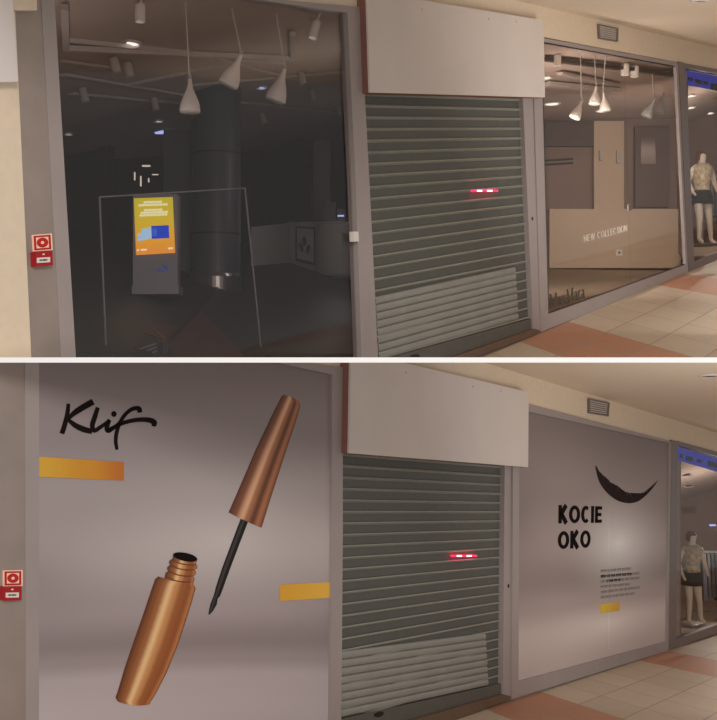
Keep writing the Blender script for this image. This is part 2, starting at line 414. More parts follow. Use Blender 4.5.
# ================================================================== shared builders
def shutter(storey, TL, TR, BR, BL, light, bar_top, bar_bot, ledpx, lock, slats=26):
    n0 = -.07
    base = P((BL[0] + BR[0]) / 2, (BL[1] + BR[1]) / 2, n0)
    base.z = max(base.z, .02) if HALF == 'U' else base.z
    root = thing('rolling_shutter', f'closed grey rolling shutter across the {storey} doorway, paler slats at the bottom', 'shutter', base, 'rolling shutters')
    q = [P(x, y, n0) for x, y in (TL, TR, BR, BL)]
    bm = NB(); prof = [(0, 0, 0), (.70, 0, 0), (.74, .022, 1), (.84, .034, 1), (.93, .022, 1), (.97, 0, 1)]
    rows = []
    for s in range(slats):
        for f, o, mi in prof: rows.append(((s + f) / slats, o, mi))
    rows.append((1, 0, 0))
    vv = [[bm.verts.new(quadpt(q, u, r[0]) + N_ * r[1]) for u in (0, .5, 1)] for r in rows]
    for i in range(len(rows) - 1):
        for k in range(2):
            bm.faces.new((vv[i][k], vv[i][k + 1], vv[i + 1][k + 1], vv[i + 1][k])).material_index = rows[i][2] if rows[i][0] % (1 / slats) > .0001 or True else 0
    obj('curtain', bm, [M['perf'], M['ridge']], root, recalc=False)
    ql = [P(x, y, n0 + .036) for x, y in light]
    bm = NB(); ns = 8; rows = []
    for s in range(ns):
        for f, o in ((0, -.022), (.08, -.004), (.3, .004), (.5, .005), (.75, .002), (.91, -.006)): rows.append(((s + f) / ns, o))
    rows.append((1, -.022))
    vv = [[bm.verts.new(quadpt(ql, u, r[0]) + N_ * r[1]) for u in (0, .5, 1)] for r in rows]
    for i in range(len(rows) - 1):
        for k in range(2): bm.faces.new((vv[i][k], vv[i][k + 1], vv[i + 1][k + 1], vv[i + 1][k]))
    o = obj('lower_slats', bm, M['alu'], root, recalc=False); o['label'] = 'paler solid slats at the bottom of the shutter'
    bm = NB(); fpoly(bm, bar_top + bar_bot, n0 + .045, .05); obj('bottom_bar', bm, M['bar'], root)
    bm = NB(); lx, ly = lock
    pts = [P(lx + 4.6 * math.cos(a) , ly + 2.6 * math.sin(a) - .25 * 4.6 * math.cos(a), n0 + .055) for a in [2 * math.pi * i / 16 for i in range(16)]]
    prism(bm, pts, -N_ * .02); o = obj('lock', bm, M['black'], root); o['label'] = 'black oval lock on the bottom bar'
    # reflection of a red light, built as a glowing strip
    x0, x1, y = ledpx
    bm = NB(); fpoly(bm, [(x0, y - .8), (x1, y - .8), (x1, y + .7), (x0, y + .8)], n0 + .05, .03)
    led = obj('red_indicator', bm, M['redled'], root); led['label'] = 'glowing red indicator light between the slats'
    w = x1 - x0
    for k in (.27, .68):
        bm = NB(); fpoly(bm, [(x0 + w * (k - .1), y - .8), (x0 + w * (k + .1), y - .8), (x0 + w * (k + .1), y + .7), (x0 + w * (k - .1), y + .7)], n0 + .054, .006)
        obj('lamp', bm, M['whiteled'], led)  # bright cores of the reflection, made to glow; no real lamps
    return root

def fire_set(storey, plate, box, label):
    c = [P(*p, .012) for p in plate]
    o = thing('alarm_sign', f'square red and white fire alarm sign with a ring on the {storey} steel pillar', 'sign', (c[2] + c[3]) / 2, 'fire alarm signs')
    def q(u0, v0, u1, v1, n):
        cc = [P(*p, n) for p in plate]
        return [quadpt(cc, u0, v0), quadpt(cc, u1, v0), quadpt(cc, u1, v1), quadpt(cc, u0, v1)]
    bm = NB(); prism(bm, q(0, 0, 1, 1, .012), -N_ * .01); obj('plate', bm, M['pale'], o)
    bm = NB()
    for a in ((.07, .07, .93, .17), (.07, .83, .93, .93), (.07, .17, .17, .83), (.83, .17, .93, .83)): prism(bm, q(*a, .016), -N_ * .004)
    obj('red_border', bm, M['signred'], o)
    bm = NB(); cc = [P(*p, .016) for p in plate]
    rg = [(quadpt(cc, .5 + .29 * math.cos(a), .5 + .29 * math.sin(a)), quadpt(cc, .5 + .1 * math.cos(a), .5 + .1 * math.sin(a))) for a in [2 * math.pi * i / 24 for i in range(25)]]
    for (a, b), (e, f) in zip(rg, rg[1:]): prism(bm, [a, b, f, e], -N_ * .004)
    obj('red_ring', bm, M['signred'], o)
    c = [P(*p, .05) for p in box]
    b = thing('call_point', f'red manual fire call point box fixed under the square sign on the {storey} pillar', 'fire alarm', (c[2] + c[3]) / 2, 'fire call points')
    bm = NB(); prism(bm, c, -N_ * .05); obj('housing', bm, M['red'], b)
    bm = NB(); lx0, ly0, lx1, ly1, sk = label
    fpoly(bm, [(lx0, ly0 + sk), (lx1, ly0), (lx1, ly1), (lx0, ly1 + sk)], .054, .006); lab = obj('label_plate', bm, M['white'], b)
    bm = NB(); w = lx1 - lx0; h = ly1 - ly0
    for k in (.2, .3, .42, .52, .6, .72): fpoly(bm, [(lx0 + w * k, ly0 + h * .35 + sk * (1 - k)), (lx0 + w * (k + .07), ly0 + h * .35 + sk * (1 - k)), (lx0 + w * (k + .07), ly0 + h * .65 + sk * (1 - k)), (lx0 + w * k, ly0 + h * .65 + sk * (1 - k))], .056, .003)
    obj('lettering', bm, M['ink'], lab)
    bm = NB(); mx = (lx0 + lx1) / 2; my = ly0 - 3.2 + sk * .5
    fpoly(bm, [(mx - 1, my - .6), (mx + 1, my - .6), (mx + 1, my + .8), (mx - 1, my + .8)], .053, .004); obj('emblem', bm, M['pale'], b)

def vent(storey, quad):
    c = [P(*p, .03) for p in quad]
    o = thing('air_vent', f'small grey louvred air vent in the cream wall above the {storey} right window', 'vent', (c[2] + c[3]) / 2, 'air vents')
    fr = NB(); cx = sum(p[0] for p in quad) / 4; cy = sum(p[1] for p in quad) / 4
    inn = [(cx + (x - cx) * .88, cy + (y - cy) * .84) for x, y in quad]
    frame_ring(fr, quad, inn, .03, .03); obj('frame', fr, M['post'], o)
    bm = NB(); fpoly(bm, inn, .006, .006); obj('backing', bm, M['dframe'], o)
    bm = NB(); q = [P(*p, .022) for p in inn]
    for k in range(6):
        a, b = quadpt(q, 0, (k + .15) / 6), quadpt(q, 1, (k + .15) / 6); e, f = quadpt(q, 1, (k + .8) / 6), quadpt(q, 0, (k + .8) / 6)
        prism(bm, [a, b, e - N_ * .012, f - N_ * .012], -N_ * .004)
    obj('louvres', bm, M['duct'], o)

def header(storey, quad, thick):
    n = thick
    c = [P(*p, n) for p in quad]
    o = thing('header_box', f'blank white board box over the {storey} rolling shutter', 'signboard', (c[2] + c[3]) / 2, 'header boxes')
    bm = NB(); fpoly(bm, quad, n, .02); obj('front_panel', bm, M['panel'], o)
    bm = NB(); e = -N_ * (thick + .02)
    tl, tr, br, bl = [p - N_ * .0205 for p in c]
    for a, b in ((tl, bl), (bl, br), (br, tr)):
        d = (c[0] + c[2]) / 2 - (a + b) / 2; ax = (b - a).normalized(); d = (d - ax * d.dot(ax)).normalized() * .02
        prism(bm, [a, b, b + d, a + d], e)
    obj('side_boards', bm, M['edge'], o)['label'] = 'red-brown side and underside boards'
    for u, v in ((.25, .1), (.62, .09), (.8, .07)):
        bm = NB(); lathe(bm, quadpt(c, u, v) - N_ * .002, [(.012, 0), (.012, .006), (0, .008)], 10, N_)
        obj('screw', bm, M['duct'], o)

def downlight(p, r, label, m='lamp', nrm=Vector((0, 0, -1)), group=None):
    o = thing('downlight', label, 'ceiling light', p, group)
    bm = NB(); lathe(bm, p, [(r * .8, 0), (r, .0), (r, .012), (r * .8, .02), (r * .8, 0)], 20, nrm); obj('ring', bm, M['white'], o)
    bm = NB(); lathe(bm, p, [(0, .004), (r * .78, .004)], 20, nrm); obj('diffuser', bm, M[m], o, recalc=True)
    return o

def pane_quad(px, n, t=.012):
    bm = NB(); fpoly(bm, px, n, t); return bm

def human(name, parent_root, foot, h, fx, m):
    """mannequin body: one skinned surface"""
    s = h / 1.75
    J = [((0, 0, .95), .13), ((0, 0, 1.12), .105), ((0, 0, 1.3), .135), ((0, 0, 1.44), .1), ((0, 0, 1.51), .05), ((0, -.01, 1.6), .08), ((0, -.01, 1.7), .075),
         ((.09, 0, .88), .095), ((.13, -.03, .5), .06), ((.2, .02, .1), .04), ((.23, -.1, .03), .032),
         ((-.09, 0, .88), .095), ((-.1, -.08, .5), .06), ((-.1, -.06, .1), .04), ((-.08, -.18, .03), .032),
         ((.19, 0, 1.4), .055), ((.27, .02, 1.16), .042), ((.22, -.16, .98), .03), ((.2, -.24, .94), .022),
         ((-.19, 0, 1.4), .055), ((-.27, .02, 1.16), .042), ((-.26, -.12, .95), .03), ((-.25, -.2, .88), .022)]
    E = [(0, 1), (1, 2), (2, 3), (3, 4), (4, 5), (5, 6), (0, 7), (7, 8), (8, 9), (9, 10), (0, 11), (11, 12), (12, 13), (13, 14), (3, 15), (15, 16), (16, 17), (17, 18), (3, 19), (19, 20), (20, 21), (21, 22)]
    me = bpy.data.meshes.new(name)
    me.from_pydata([Vector(j[0]) * s * Vector((1, 1, 1)).x for j in J], E, [])
    o = bpy.data.objects.new(name, me); C.objects.link(o)
    sk = o.modifiers.new('skin', 'SKIN'); sd = o.modifiers.new('sub', 'SUBSURF'); sd.levels = sd.render_levels = 2
    for k, j in enumerate(J):
        v = me.skin_vertices[0].data[k]; v.radius = (j[1] * s, j[1] * s); v.use_root = k == 0
    me.materials.append(m)
    o.parent = parent_root; o.location = (0, 0, 0)
    return o
def mannequin(storey, px, py_feet, py_head, Y):
    foot = at(px, py_feet, Y); h = (py_feet - py_head) / F * Y
    root = thing('mannequin', f'white shop mannequin in a patterned top behind the {storey} far right window', 'mannequin', foot, 'mannequins')
    root.rotation_euler = (0, 0, .25)
    human('body', root, foot, h, 0, M['skin'])
    s = h / 1.75
    def loc(bm, name, m):
        me = bpy.data.meshes.new(name); bmesh.ops.recalc_face_normals(bm, faces=bm.faces[:]); bm.to_mesh(me); bm.free(); me.materials.append(m)
        for p in me.polygons: p.use_smooth = True
        o = bpy.data.objects.new(name, me); C.objects.link(o); o.parent = root; return o
    bm = NB(); lathe(bm, Vector((0, 0, 0)), [(.155 * s, .93 * s), (.15 * s, 1.0 * s), (.14 * s, 1.12 * s), (.175 * s, 1.3 * s), (.2 * s, 1.42 * s), (.12 * s, 1.49 * s), (.06 * s, 1.5 * s)], 20); loc(bm, 'blouse', M['blouse'])
    bm = NB(); lathe(bm, Vector((0, 0, 0)), [(.21 * s, .76 * s), (.2 * s, .86 * s), (.17 * s, .98 * s), (.16 * s, 1.0 * s)], 20); loc(bm, 'shorts', M['shorts'])
    bm = NB(); lathe(bm, Vector((0, .012 * s, 1.64 * s)), [(0, .11 * s), (.06 * s, .1 * s), (.095 * s, .05 * s), (.1 * s, -.02 * s), (.08 * s, -.08 * s)], 16); 
    for v in bm.verts: v.co.y += .02 * s
    loc(bm, 'hair', M['leather'])
    bm = NB(); lathe(bm, Vector((0, 0, 0)), [(.3 * s, 0), (.3 * s, .015 * s), (.02, .02 * s)], 24); loc(bm, 'base_plate', M['kiosk'])
    return root

def tilefloor(plane, storey, t0, pix, name, m, thick):
    """mall floor: pix polygon below the floor horizon; UV counted in tiles along the facade / away from it"""
    A = vp(VA[storey]); D = -vp(VD[storey])
    vy = VA[storey][1]
    pts = [plane.hit(x, y) for x, y in pix]
    tile = .0000975 * K
    O = plane.p
    def uv(p):
        # p = O + a*A + d*D, unit Y-steps
        w = p - O
        import mathutils
        mm = Matrix(((A.x, D.x), (A.y, D.y))).inverted()
        r = mm @ Vector((w.x, w.y))
        return ((r[0] + O.y - t0 * K) / tile, r[1] / 1.10)
    bm = NB(); f = [bm.verts.new(p) for p in pts]; face = bm.faces.new(f)
    ly = bm.loops.layers.uv.verify()
    # n-gon UVs are affine in position, so corners are enough
    for l in face.loops: l[ly].uv = uv(l.vert.co)
    cutz = SLAB_T + .0005 if storey == 'U' else None
    if storey == 'U':
        bmesh.ops.bisect_plane(bm, geom=bm.verts[:] + bm.edges[:] + bm.faces[:], plane_co=(0, 0, cutz), plane_no=(0, 0, -1), clear_outer=True)
    nn = face.normal if face.is_valid else None
    bm.normal_update()
    for fc in bm.faces:
        if fc.normal.z < 0: fc.normal_flip()
    if thick:
        g = bmesh.ops.extrude_face_region(bm, geom=bm.faces[:])
        bmesh.ops.translate(bm, vec=(0, 0, -thick), verts=[v for v in g['geom'] if isinstance(v, bmesh.types.BMVert)])
        bmesh.ops.recalc_face_normals(bm, faces=bm.faces[:])
    return struct(obj(name, bm, m, cut=(storey == 'U'), recalc=False))

def line(p, v): return lambda x: p[1] + (v[1] - p[1]) * (x - p[0]) / (v[0] - p[0])

# ================================================================== UPPER STOREY
HALF = 'U'
ceilU = line((620, 25), VA['U']); floorU = line((544.5, 331), VA['U'])
PF_U = Plane(P(544.5, 331), vp(VA['U']), vp(VD['U']))
PC_U = Plane(P(620, 25), vp(VA['U']), vp(VD['U']))
tilefloor(PF_U, 'U', .00192, [(440, floorU(440) - 6), (990, floorU(990) - 2), (1000, 420), (440, 420)], 'floor_upper', M['tilesU'], .06)
bm = NB(); prism(bm, [PC_U.hit(x, y) for x, y in ((-30, ceilU(-30)), (985, ceilU(985)), (985, -140), (300, -330), (-30, -330))], Vector((0, 0, .06)))
struct(obj('ceiling_upper', bm, M['ceil']))
# fascia
bm = NB(); fpoly(bm, [(-30, ceilU(-30)), (985, ceilU(985)), (985, 116.5), (760, 79), (679, 62.5), (543, 37), (360, 7), (275, -1), (40, -33), (-30, -45)], -.001, .16)
struct(obj('wall_upper', bm, M['cream']))
# left wall, its board, steel pillar
bm = NB(); fpoly(bm, [(-60, -70), (11, -70), (14.6, 0), (23, 180), (31.8, 368), (-60, 368)], .02, .15)
struct(obj('wall_left_upper', bm, M['cream']))
bm = NB(); fpoly(bm, [(-50, -60), (9, -60), (13, 0), (18.3, 81.6), (-50, 83)], .10, .078)
tag(obj('wall_board', bm, M['sign']), 'pale blank wall board beside the top of the steel pillar', 'board')
bm = NB(); fpoly(bm, [(9, -60), (36, -60), (37, 10.3), (13.8, 10.3)], .06, .05)
struct(obj('trim_upper', bm, M['cream']))
bm = NB(); fpoly(bm, [(11, -70), (38, -70), (41.4, 0), (51.5, 180), (62, 370), (32, 370), (23, 180), (14.6, 0)], 0, .2)
struct(obj('pillar_steel_upper', bm, M['steel']))
# window 1
w1 = sthing('window_1', P(210, 357), 'large dark shop window left of the upper shutter')
G1 = [(52.8, -31), (347.2, 12), (355, 180), (362, 372), (77, 372), (64.8, 180)]
bm = NB()
fpoly(bm, [(38, -70), (51, -70), (54.5, 0), (65.2, 180), (76.8, 372), (62, 372), (51.5, 180), (41.4, 0)], .006, .1)
fpoly(bm, [(40, -40), (275, -1), (360, 7), (360.3, 13.5), (347.4, 12.5), (268, 1), (52, -30)], .028, .1)
fpoly(bm, [(347.2, 8), (360.3, 9), (369.4, 180), (379.3, 380), (362.5, 380), (355.6, 180)], .03, .1)
obj('frame', bm, M['frame'], w1)
obj('pane', pane_quad([(52, -30), (349, 11), (357, 180), (364, 374), (75, 374), (63, 180)], -.02), M['glass1'], w1)
bm = NB(); fpoly(bm, [(345.6, 12), (347.6, 12), (356, 180), (362.5, 372), (360.2, 372), (353.8, 180)], .0, .02); obj('gasket', bm, M['dframe'], w1)
bm = NB(); fpoly(bm, [(353.5, 231.5), (358.4, 231.5), (359, 241.5), (354, 241.5)], .06, .05)
o = obj('latch', bm, M['white'], w1); o['label'] = 'small white latch on the right frame'
header('upper', [(366.8, -9), (543.5, 20.3), (545, 97.4), (370, 92.4)], .12)
shutter('upper', (361, 84), (529, 92), (540, 334), (377, 384), [(375.2, 297), (515.3, 266.8), (518.5, 319.5), (379, 360)],
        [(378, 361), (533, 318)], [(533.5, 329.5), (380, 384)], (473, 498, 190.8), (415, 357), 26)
# pillar right of the shutter
bm = NB(); fpoly(bm, [(522.6, 90), (532.4, 90), (541, 331), (533.2, 330)], .0, .16); struct(obj('trim_1', bm, M['frame']))
bm = NB(); lathe(bm, P(532.2, 218.7, .0), [(.025, 0), (.025, .006), (0, .008)], 10, N_); tag(obj('keyhole', bm, M['black']), 'tiny black key switch on the post right of the upper shutter', 'key switch')
bm = NB(); fpoly(bm, [(377, 384), (534, 328.6), (541, 331), (535, 335), (380, 393)], .02, .1); struct(obj('trim_2', bm, M['brown']))
# window 2
w2 = sthing('window_2', P(615, 300), 'shop window right of the upper shutter')
bm = NB()
frame_ring(bm, [(532.4, 36), (678.8, 62.9), (689, 273.4), (541, 332)], [(541, 41.2), (676.3, 65.8), (686, 264.6), (548.3, 314.3)], .02, .06)
obj('frame', bm, M['frame'], w2)
bm = NB()
frame_ring(bm, [(540.5, 40.8), (676.8, 65.4), (686.4, 264.9), (548, 314.6)], [(542, 42.4), (675.5, 66.8), (685, 264), (549.2, 313.2)], .0, .03)
obj('gasket', bm, M['dframe'], w2)
obj('pane', pane_quad([(540, 40), (624, 55), (631, 285), (547.5, 315)], -.03), M['glass2'], w2)
obj('pane', pane_quad([(624.4, 55), (678, 65), (687, 264.5), (631.4, 285)], -.03), M['glass2'], w2)
bm = NB(); fpoly(bm, [(628.4, 204.5), (632, 204), (632, 210.5), (628.6, 211)], -.01, .02); obj('clamp', bm, M['post'], w2)
wl = thing('window_lettering', 'white NEW COLLECTION lettering on the upper right window glass', 'lettering', P(605, 237, -.015))
letters(wl, 'NEW COLLECTION', [(584, 235.4), (627, 224.8), (627.4, 231.2), (584.4, 242.2)], -.015, .006, M['white'], bold=.11, gap=.2)
wl = thing('window_lettering', 'dark serif lettering low on the upper right window glass', 'lettering', P(567, 303, -.015))
letters(wl, 'MaxMara', [(549.4, 294.5), (584.6, 284.5), (585, 297.5), (550, 308.5)], -.015, .006, M['olive'], bold=.14, gap=.04)
bm = NB(); fpoly(bm, [(678.8, 61.5), (684, 62.5), (694.2, 271.5), (689, 274)], .035, .1); struct(obj('trim_3', bm, M['post']))
vent('upper', [(598.6, 24), (618.7, 28.2), (618.2, 41.7), (599.4, 38.6)])
# window 3 (next shop)
w3 = sthing('window_3', P(740, 250), 'next shop window at the right edge of the upper storey')
bm = NB(); frame_ring(bm, [(684, 63), (840, 92.5), (846, 210), (693.6, 272.5)], [(685.5, 67.5), (836, 97), (842, 203), (694.4, 261.3)], .02, .12); obj('frame', bm, M['post'], w3)
obj('pane', pane_quad([(685, 66), (840, 93), (846, 206), (694, 263)], -.03), M['glass2'], w3)
fire_set('upper', [(32.4, 234.9), (51.8, 233.4), (52.9, 250.1), (33.4, 251.6)], [(35.2, 252), (52.4, 250.8), (53, 265.4), (36, 266.6)], (37.2, 257, 50.2, 262.2, .8))

# ---- shop behind window 1
FL = Plane(P(76, 358, -.02), P(361, 358, -.02) - P(76, 358, -.02), P(200, 252, -5.2) - P(76, 358, -.02))
CE = Plane(P(52, -36, -.1), P(347, 6, -.1) - P(52, -36, -.1), P(200, 131, -5) - P(52, -36, -.1))
def shop(name, s0, s1, n_back, fl, ce, mw, mf, mc, suffix):
    """room behind the facade between columns s0 and s1 of the photo"""
    def lvl(pl, x, n):
        p = P(x, 300, n); z = (pl.p.dot(pl.n) - p.x * pl.n.x - p.y * pl.n.y) / pl.n.z
        return Vector((p.x, p.y, z))
    def z_of(pl, p): return (pl.p.dot(pl.n) - p.x * pl.n.x - p.y * pl.n.y) / pl.n.z
    c = [P(s0, 300, -.16), P(s1, 300, -.16), P(s1 + 10, 300, -n_back), P(s0 - 14, 300, -n_back)]
    lo = [Vector((p.x, p.y, max(z_of(fl, p), SLAB_T + .001) if HALF == 'U' else z_of(fl, p))) for p in c]
    hi = [Vector((p.x, p.y, z_of(ce, p))) for p in c]
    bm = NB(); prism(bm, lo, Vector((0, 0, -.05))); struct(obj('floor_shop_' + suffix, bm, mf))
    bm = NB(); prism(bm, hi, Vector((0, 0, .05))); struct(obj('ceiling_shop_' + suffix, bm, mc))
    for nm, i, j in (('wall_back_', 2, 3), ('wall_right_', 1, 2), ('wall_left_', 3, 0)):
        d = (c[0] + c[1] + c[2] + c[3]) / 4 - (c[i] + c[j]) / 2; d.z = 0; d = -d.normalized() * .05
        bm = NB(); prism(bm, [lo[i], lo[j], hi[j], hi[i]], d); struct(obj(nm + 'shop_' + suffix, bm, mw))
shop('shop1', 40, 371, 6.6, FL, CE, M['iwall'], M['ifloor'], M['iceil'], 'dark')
def fbox(bm, x0, y0, x1, y1, Y, d, mi=0):
    a = [at(x0, y0, Y), at(x1, y0, Y), at(x1, y1, Y), at(x0, y1, Y)]
    return prism(bm, a, Vector((0, d, 0)), None, mi)
def ffloor(x, y): return FL.hit(x, y).y
# dark floor strip and rust tiles, part of the floor finish
def flat_on(pl, pix, name, m, lift=.004):
    bm = NB(); prism(bm, [pl.hit(x, y) + Vector((0, 0, lift)) for x, y in pix], Vector((0, 0, -.012)))
    return struct(obj(name, bm, m))
flat_on(FL, [(213, 288), (219, 288), (184, 330), (172, 342), (170, 338)], 'trim_4', M['strip'], .012)
flat_on(FL, [(186, 316), (200, 309), (246, 357.4), (158, 357.4)], 'floor_patch_rust', M['redfloor'], .006)
flat_on(FL, [(143, 333), (150, 325), (184, 326), (178, 336), (170, 342)], 'floor_patch_tan', M['redfloor'], .006)
# totem
Yk = min(ffloor(131, 294), ffloor(179, 294)) + .02
kroot = thing('information_totem', 'glowing yellow screen totem standing in the upper dark shop', 'digital totem', at(155, 294, Yk))
bm = NB(); fbox(bm, 133, 194, 177.5, 287, Yk + .03, .18); obj('body', bm, M['kiosk'], kroot)
bm = NB(); fbox(bm, 131.8, 285.5, 178.5, 294, Yk - .03, .3); obj('base', bm, M['kiosk'], kroot)
sq = [(133.8, 198.3), (172.5, 197), (175, 252.8), (136, 255)]
bm = NB(); prism(bm, [at(x, y, Yk + .012) for x, y in sq], Vector((0, .02, 0)), [(0, 1), (1, 1), (1, 0), (0, 0)])
scr = obj('screen', bm, M['screen'], kroot, recalc=True)
def squad(u0, v0, u1, v1): 
    q = [at(x, y, Yk + .008) for x, y in sq]
    return [quadpt(q, u0, v0), quadpt(q, u1, v0), quadpt(q, u1, v1), quadpt(q, u0, v1)]
bm = NB()
for v, u0, u1 in ((.06, .25, .72), (.11, .12, .86), (.2, .25, .72), (.245, .16, .86), (.29, .13, .84)):
    u = u0
    while u < u1:
        w = random.uniform(.05, .1); prism(bm, squad(u, v, min(u + w, u1), v + .034), Vector((0, .003, 0))); u += w + .012
for u0, u1 in ((.0, .05), (.1, .25), (.8, .92)): prism(bm, squad(u0 + .03, .9, u1 + .03, .93), Vector((0, .003, 0)))
obj('screen_text', bm, M['screentext'], scr)
bm = NB(); prism(bm, squad(.42, .5, .87, .73), Vector((0, .003, 0))); obj('blue_picture', bm, M['screenblue'], scr)
bm = NB()
for u0, v0, u1, v1 in ((.06, .62, .16, .68), (.06, .7, .2, .75), (.17, .54, .3, .74), (.32, .52, .41, .72), (.43, .55, .55, .68)): prism(bm, squad(u0, v0, u1, v1), Vector((0, .004, 0)))
obj('pale_picture', bm, M['screencyan'], scr)
bm = NB()
for tri in ([(161, 264.5), (167, 265), (168.5, 271), (164.5, 268.5)], [(154, 271), (160, 268.6), (167, 271.3), (161, 271.6)]): prism(bm, [at(x, y, Yk + .025) for x, y in tri], Vector((0, .006, 0)))
obj('logo', bm, M['logoblue'], kroot)
# column
pf = FL.hit(216, 287.5); Yc = pf.y; rc = 25 / F * Yc
pc = Vector((pf.x * (1 + rc / Yc), Yc + rc, pf.z)); cz = pf.z - .03
z_top = (CE.p.dot(CE.n) - pc.x * CE.n.x - pc.y * CE.n.y) / CE.n.z
cr = thing('round_column', 'round slate-grey column with a chrome foot ring inside the upper dark shop', 'column', (pc.x, pc.y, cz))
cr['kind'] = 'structure'
def zc(y): return (CY - y) / F * Yc
bm = NB(); lathe(bm, Vector((pc.x, pc.y, 0)), [(rc, cz), (rc, z_top + .02)], 48); obj('shaft', bm, M['column'], cr, smooth=False)
for y in (232, 150.3):
    bm = NB(); lathe(bm, Vector((pc.x, pc.y, 0)), [(rc * 1.004, zc(y + .7)), (rc * 1.004, zc(y - .7))], 48); obj('seam', bm, M['strip'], cr)
bm = NB(); lathe(bm, Vector((pc.x, pc.y, 0)), [(rc * 1.06, cz), (rc * 1.06, zc(276)), (rc * 1.0, zc(272))], 48); obj('foot_ring', bm, M['chrome'], cr)
# bluish flat pier behind the totem
bm = NB(); Yp = Yc + .75; 
fbox(bm, 163.5, 129, 190, 285, Yp, .3); struct(obj('pillar_blue', bm, M['column']))
# counters
Yq = ffloor(296, 264)
cn = thing('sales_counter', 'white angled sales counter with a framed flower emblem in the upper dark shop', 'counter', at(300, 264, Yq))
def cz_front(x, ytop, ybot, Y): return at(x, ytop, Y), at(x, ybot, Y)
YL, YM = FL.hit(251, 266).y, FL.hit(289, 262.5).y
def wallbox(bm, xa, ya0, ya1, Ya, xb, yb0, yb1, Yb, d):
    prism(bm, [at(xa, ya0, Ya), at(xb, yb0, Yb), at(xb, yb1, Yb), at(xa, ya1, Ya)], Vector(d))
bm = NB(); wallbox(bm, 251, 227, 266, YL, 289, 223, 262.5, YM, (0, .4, 0)); obj('left_body', bm, M['counter'], cn)
YR = FL.hit(318, 272).y
bm = NB(); wallbox(bm, 289.4, 222, 262.5, YM, 318, 222, 272, YR, (.2, .3, 0)); obj('front_body', bm, M['counter'], cn)
bm = NB(); wallbox(bm, 295.5, 226, 260.5, YM - .07, 315.3, 227.5, 265.5, YR - .02, (.02, .02, 0)); obj('emblem_panel', bm, M['white'], cn)
bm = NB()
q = [at(295.5, 226, YM - .09), at(315.3, 227.5, YR - .04), at(315.3, 265.5, YR - .04), at(295.5, 260.5, YM - .09)]
for a in ((0, 0, 1, .05), (0, .93, 1, 1), (0, 0, .07, 1), (.93, 0, 1, 1)): prism(bm, [quadpt(q, a[0], a[1]), quadpt(q, a[2], a[1]), quadpt(q, a[2], a[3]), quadpt(q, a[0], a[3])], Vector((.005, .02, 0)))
def petal(cx, cy, rx, ry, rot):
    pts = []
    for i in range(14):
        a = 2 * math.pi * i / 14; x, y = rx * math.cos(a), ry * math.sin(a)
        pts.append(quadpt(q, cx + x * math.cos(rot) - y * math.sin(rot), cy + x * math.sin(rot) + y * math.cos(rot)))
    prism(bm, pts, Vector((.004, .015, 0)))
petal(.45, .4, .1, .14, 0); petal(.28, .58, .08, .15, -.6); petal(.64, .6, .08, .15, .6)
obj('emblem', bm, M['dframe'], cn)
Ye = FL.hit(338, 278.5).y
ce_ = at(338, 278, Ye + .3); re = 24 / F * Ye
bm = NB(); z0 = at(338, 278, Ye).z; z1 = at(338, 222, Ye).z
lathe(bm, Vector((ce_.x, ce_.y, 0)), [(re * .96, z0), (re * .96, z0 + .06), (re, z0 + .07), (re, z1 - .22), (re * .98, z1 - .21), (re * .98, z1 - .04), (re * 1.03, z1 - .03), (re * 1.03, z1)], 36)
obj('round_end', bm, M['counter'], cn)
bm = NB(); lathe(bm, Vector((ce_.x, ce_.y, 0)), [(re * 1.0, z0 + .005), (re * 1.0, z0 + .045)], 36); obj('kick_strip', bm, M['chrome'], cn)
Yb = Ye + .1
bm = NB(); fbox(bm, 324, 202, 335.5, 221.6, Yb, .12); fbox(bm, 323, 219.5, 336.5, 221.8, Yb - .03, .2); tag(obj('till', bm, M['kiosk']), 'small grey till standing on the round end of the counter', 'till')
bm = NB(); prism(bm, [at(337, 208.5, Yb), at(345, 208.5, Yb), at(344.5, 221.6, Yb), at(337, 221.6, Yb)], Vector((0, .1, 0)))
cd = tag(obj('card_terminal', bm, M['kiosk']), 'little lit card terminal beside the till on the counter', 'card terminal')
bm = NB(); fbox(bm, 337.6, 215, 344, 216.6, Yb - .004, .006); obj('display', bm, M['bluelamp'], cd)
# reflection of a thin metal frame, built as solid bars behind the glass
bm = NB(); n_ = -.35
pts = [(106.5, 358), (99.5, 197), (245, 188), (262, 358)]
for a, b in zip(pts, pts[1:]): bar(bm, P(*a, n_), P(*b, n_), .011)
tag(obj('display_frame', bm, M['kiosk']), 'thin upright metal frame standing behind the upper dark glass', 'display frame')
# dark bag near the glass
Ybg = 8.82
bgr = thing('shoulder_bag', 'dark canvas bag slumped on the upper shop floor just behind the glass', 'bag', at(148, 357, Ybg))
bm = NB()
body = [(119, 359), (122, 353), (131, 348), (143, 343), (155, 338.5), (163, 338), (167.5, 343), (168, 351), (166, 359)]
prism(bm, [at(x, y, Ybg) for x, y in body], Vector((0, .2, 0))); bmesh.ops.bevel(bm, geom=bm.edges[:], offset=.018, segments=2, affect='EDGES')
obj('body', bm, M['bag'], bgr)
for (a, b, c) in (((124, 354.5), (140, 349), (156, 343.5)), ((122.5, 358), (142, 352.5), (157, 347)), ((136, 357.5), (148, 354), (158, 350.5))):
    bm = NB(); tube(bm, [at(x, y, Ybg - .004) for x, y in (a, b, c)], .005, 6); obj('piping', bm, M['kiosk'], bgr)
bm = NB(); prism(bm, [at(x, y, Ybg - .02) for x, y in ((158.5, 343), (163.5, 343), (161, 359), (156, 359))], Vector((0, .015, 0))); obj('side_band', bm, M['black'], bgr)
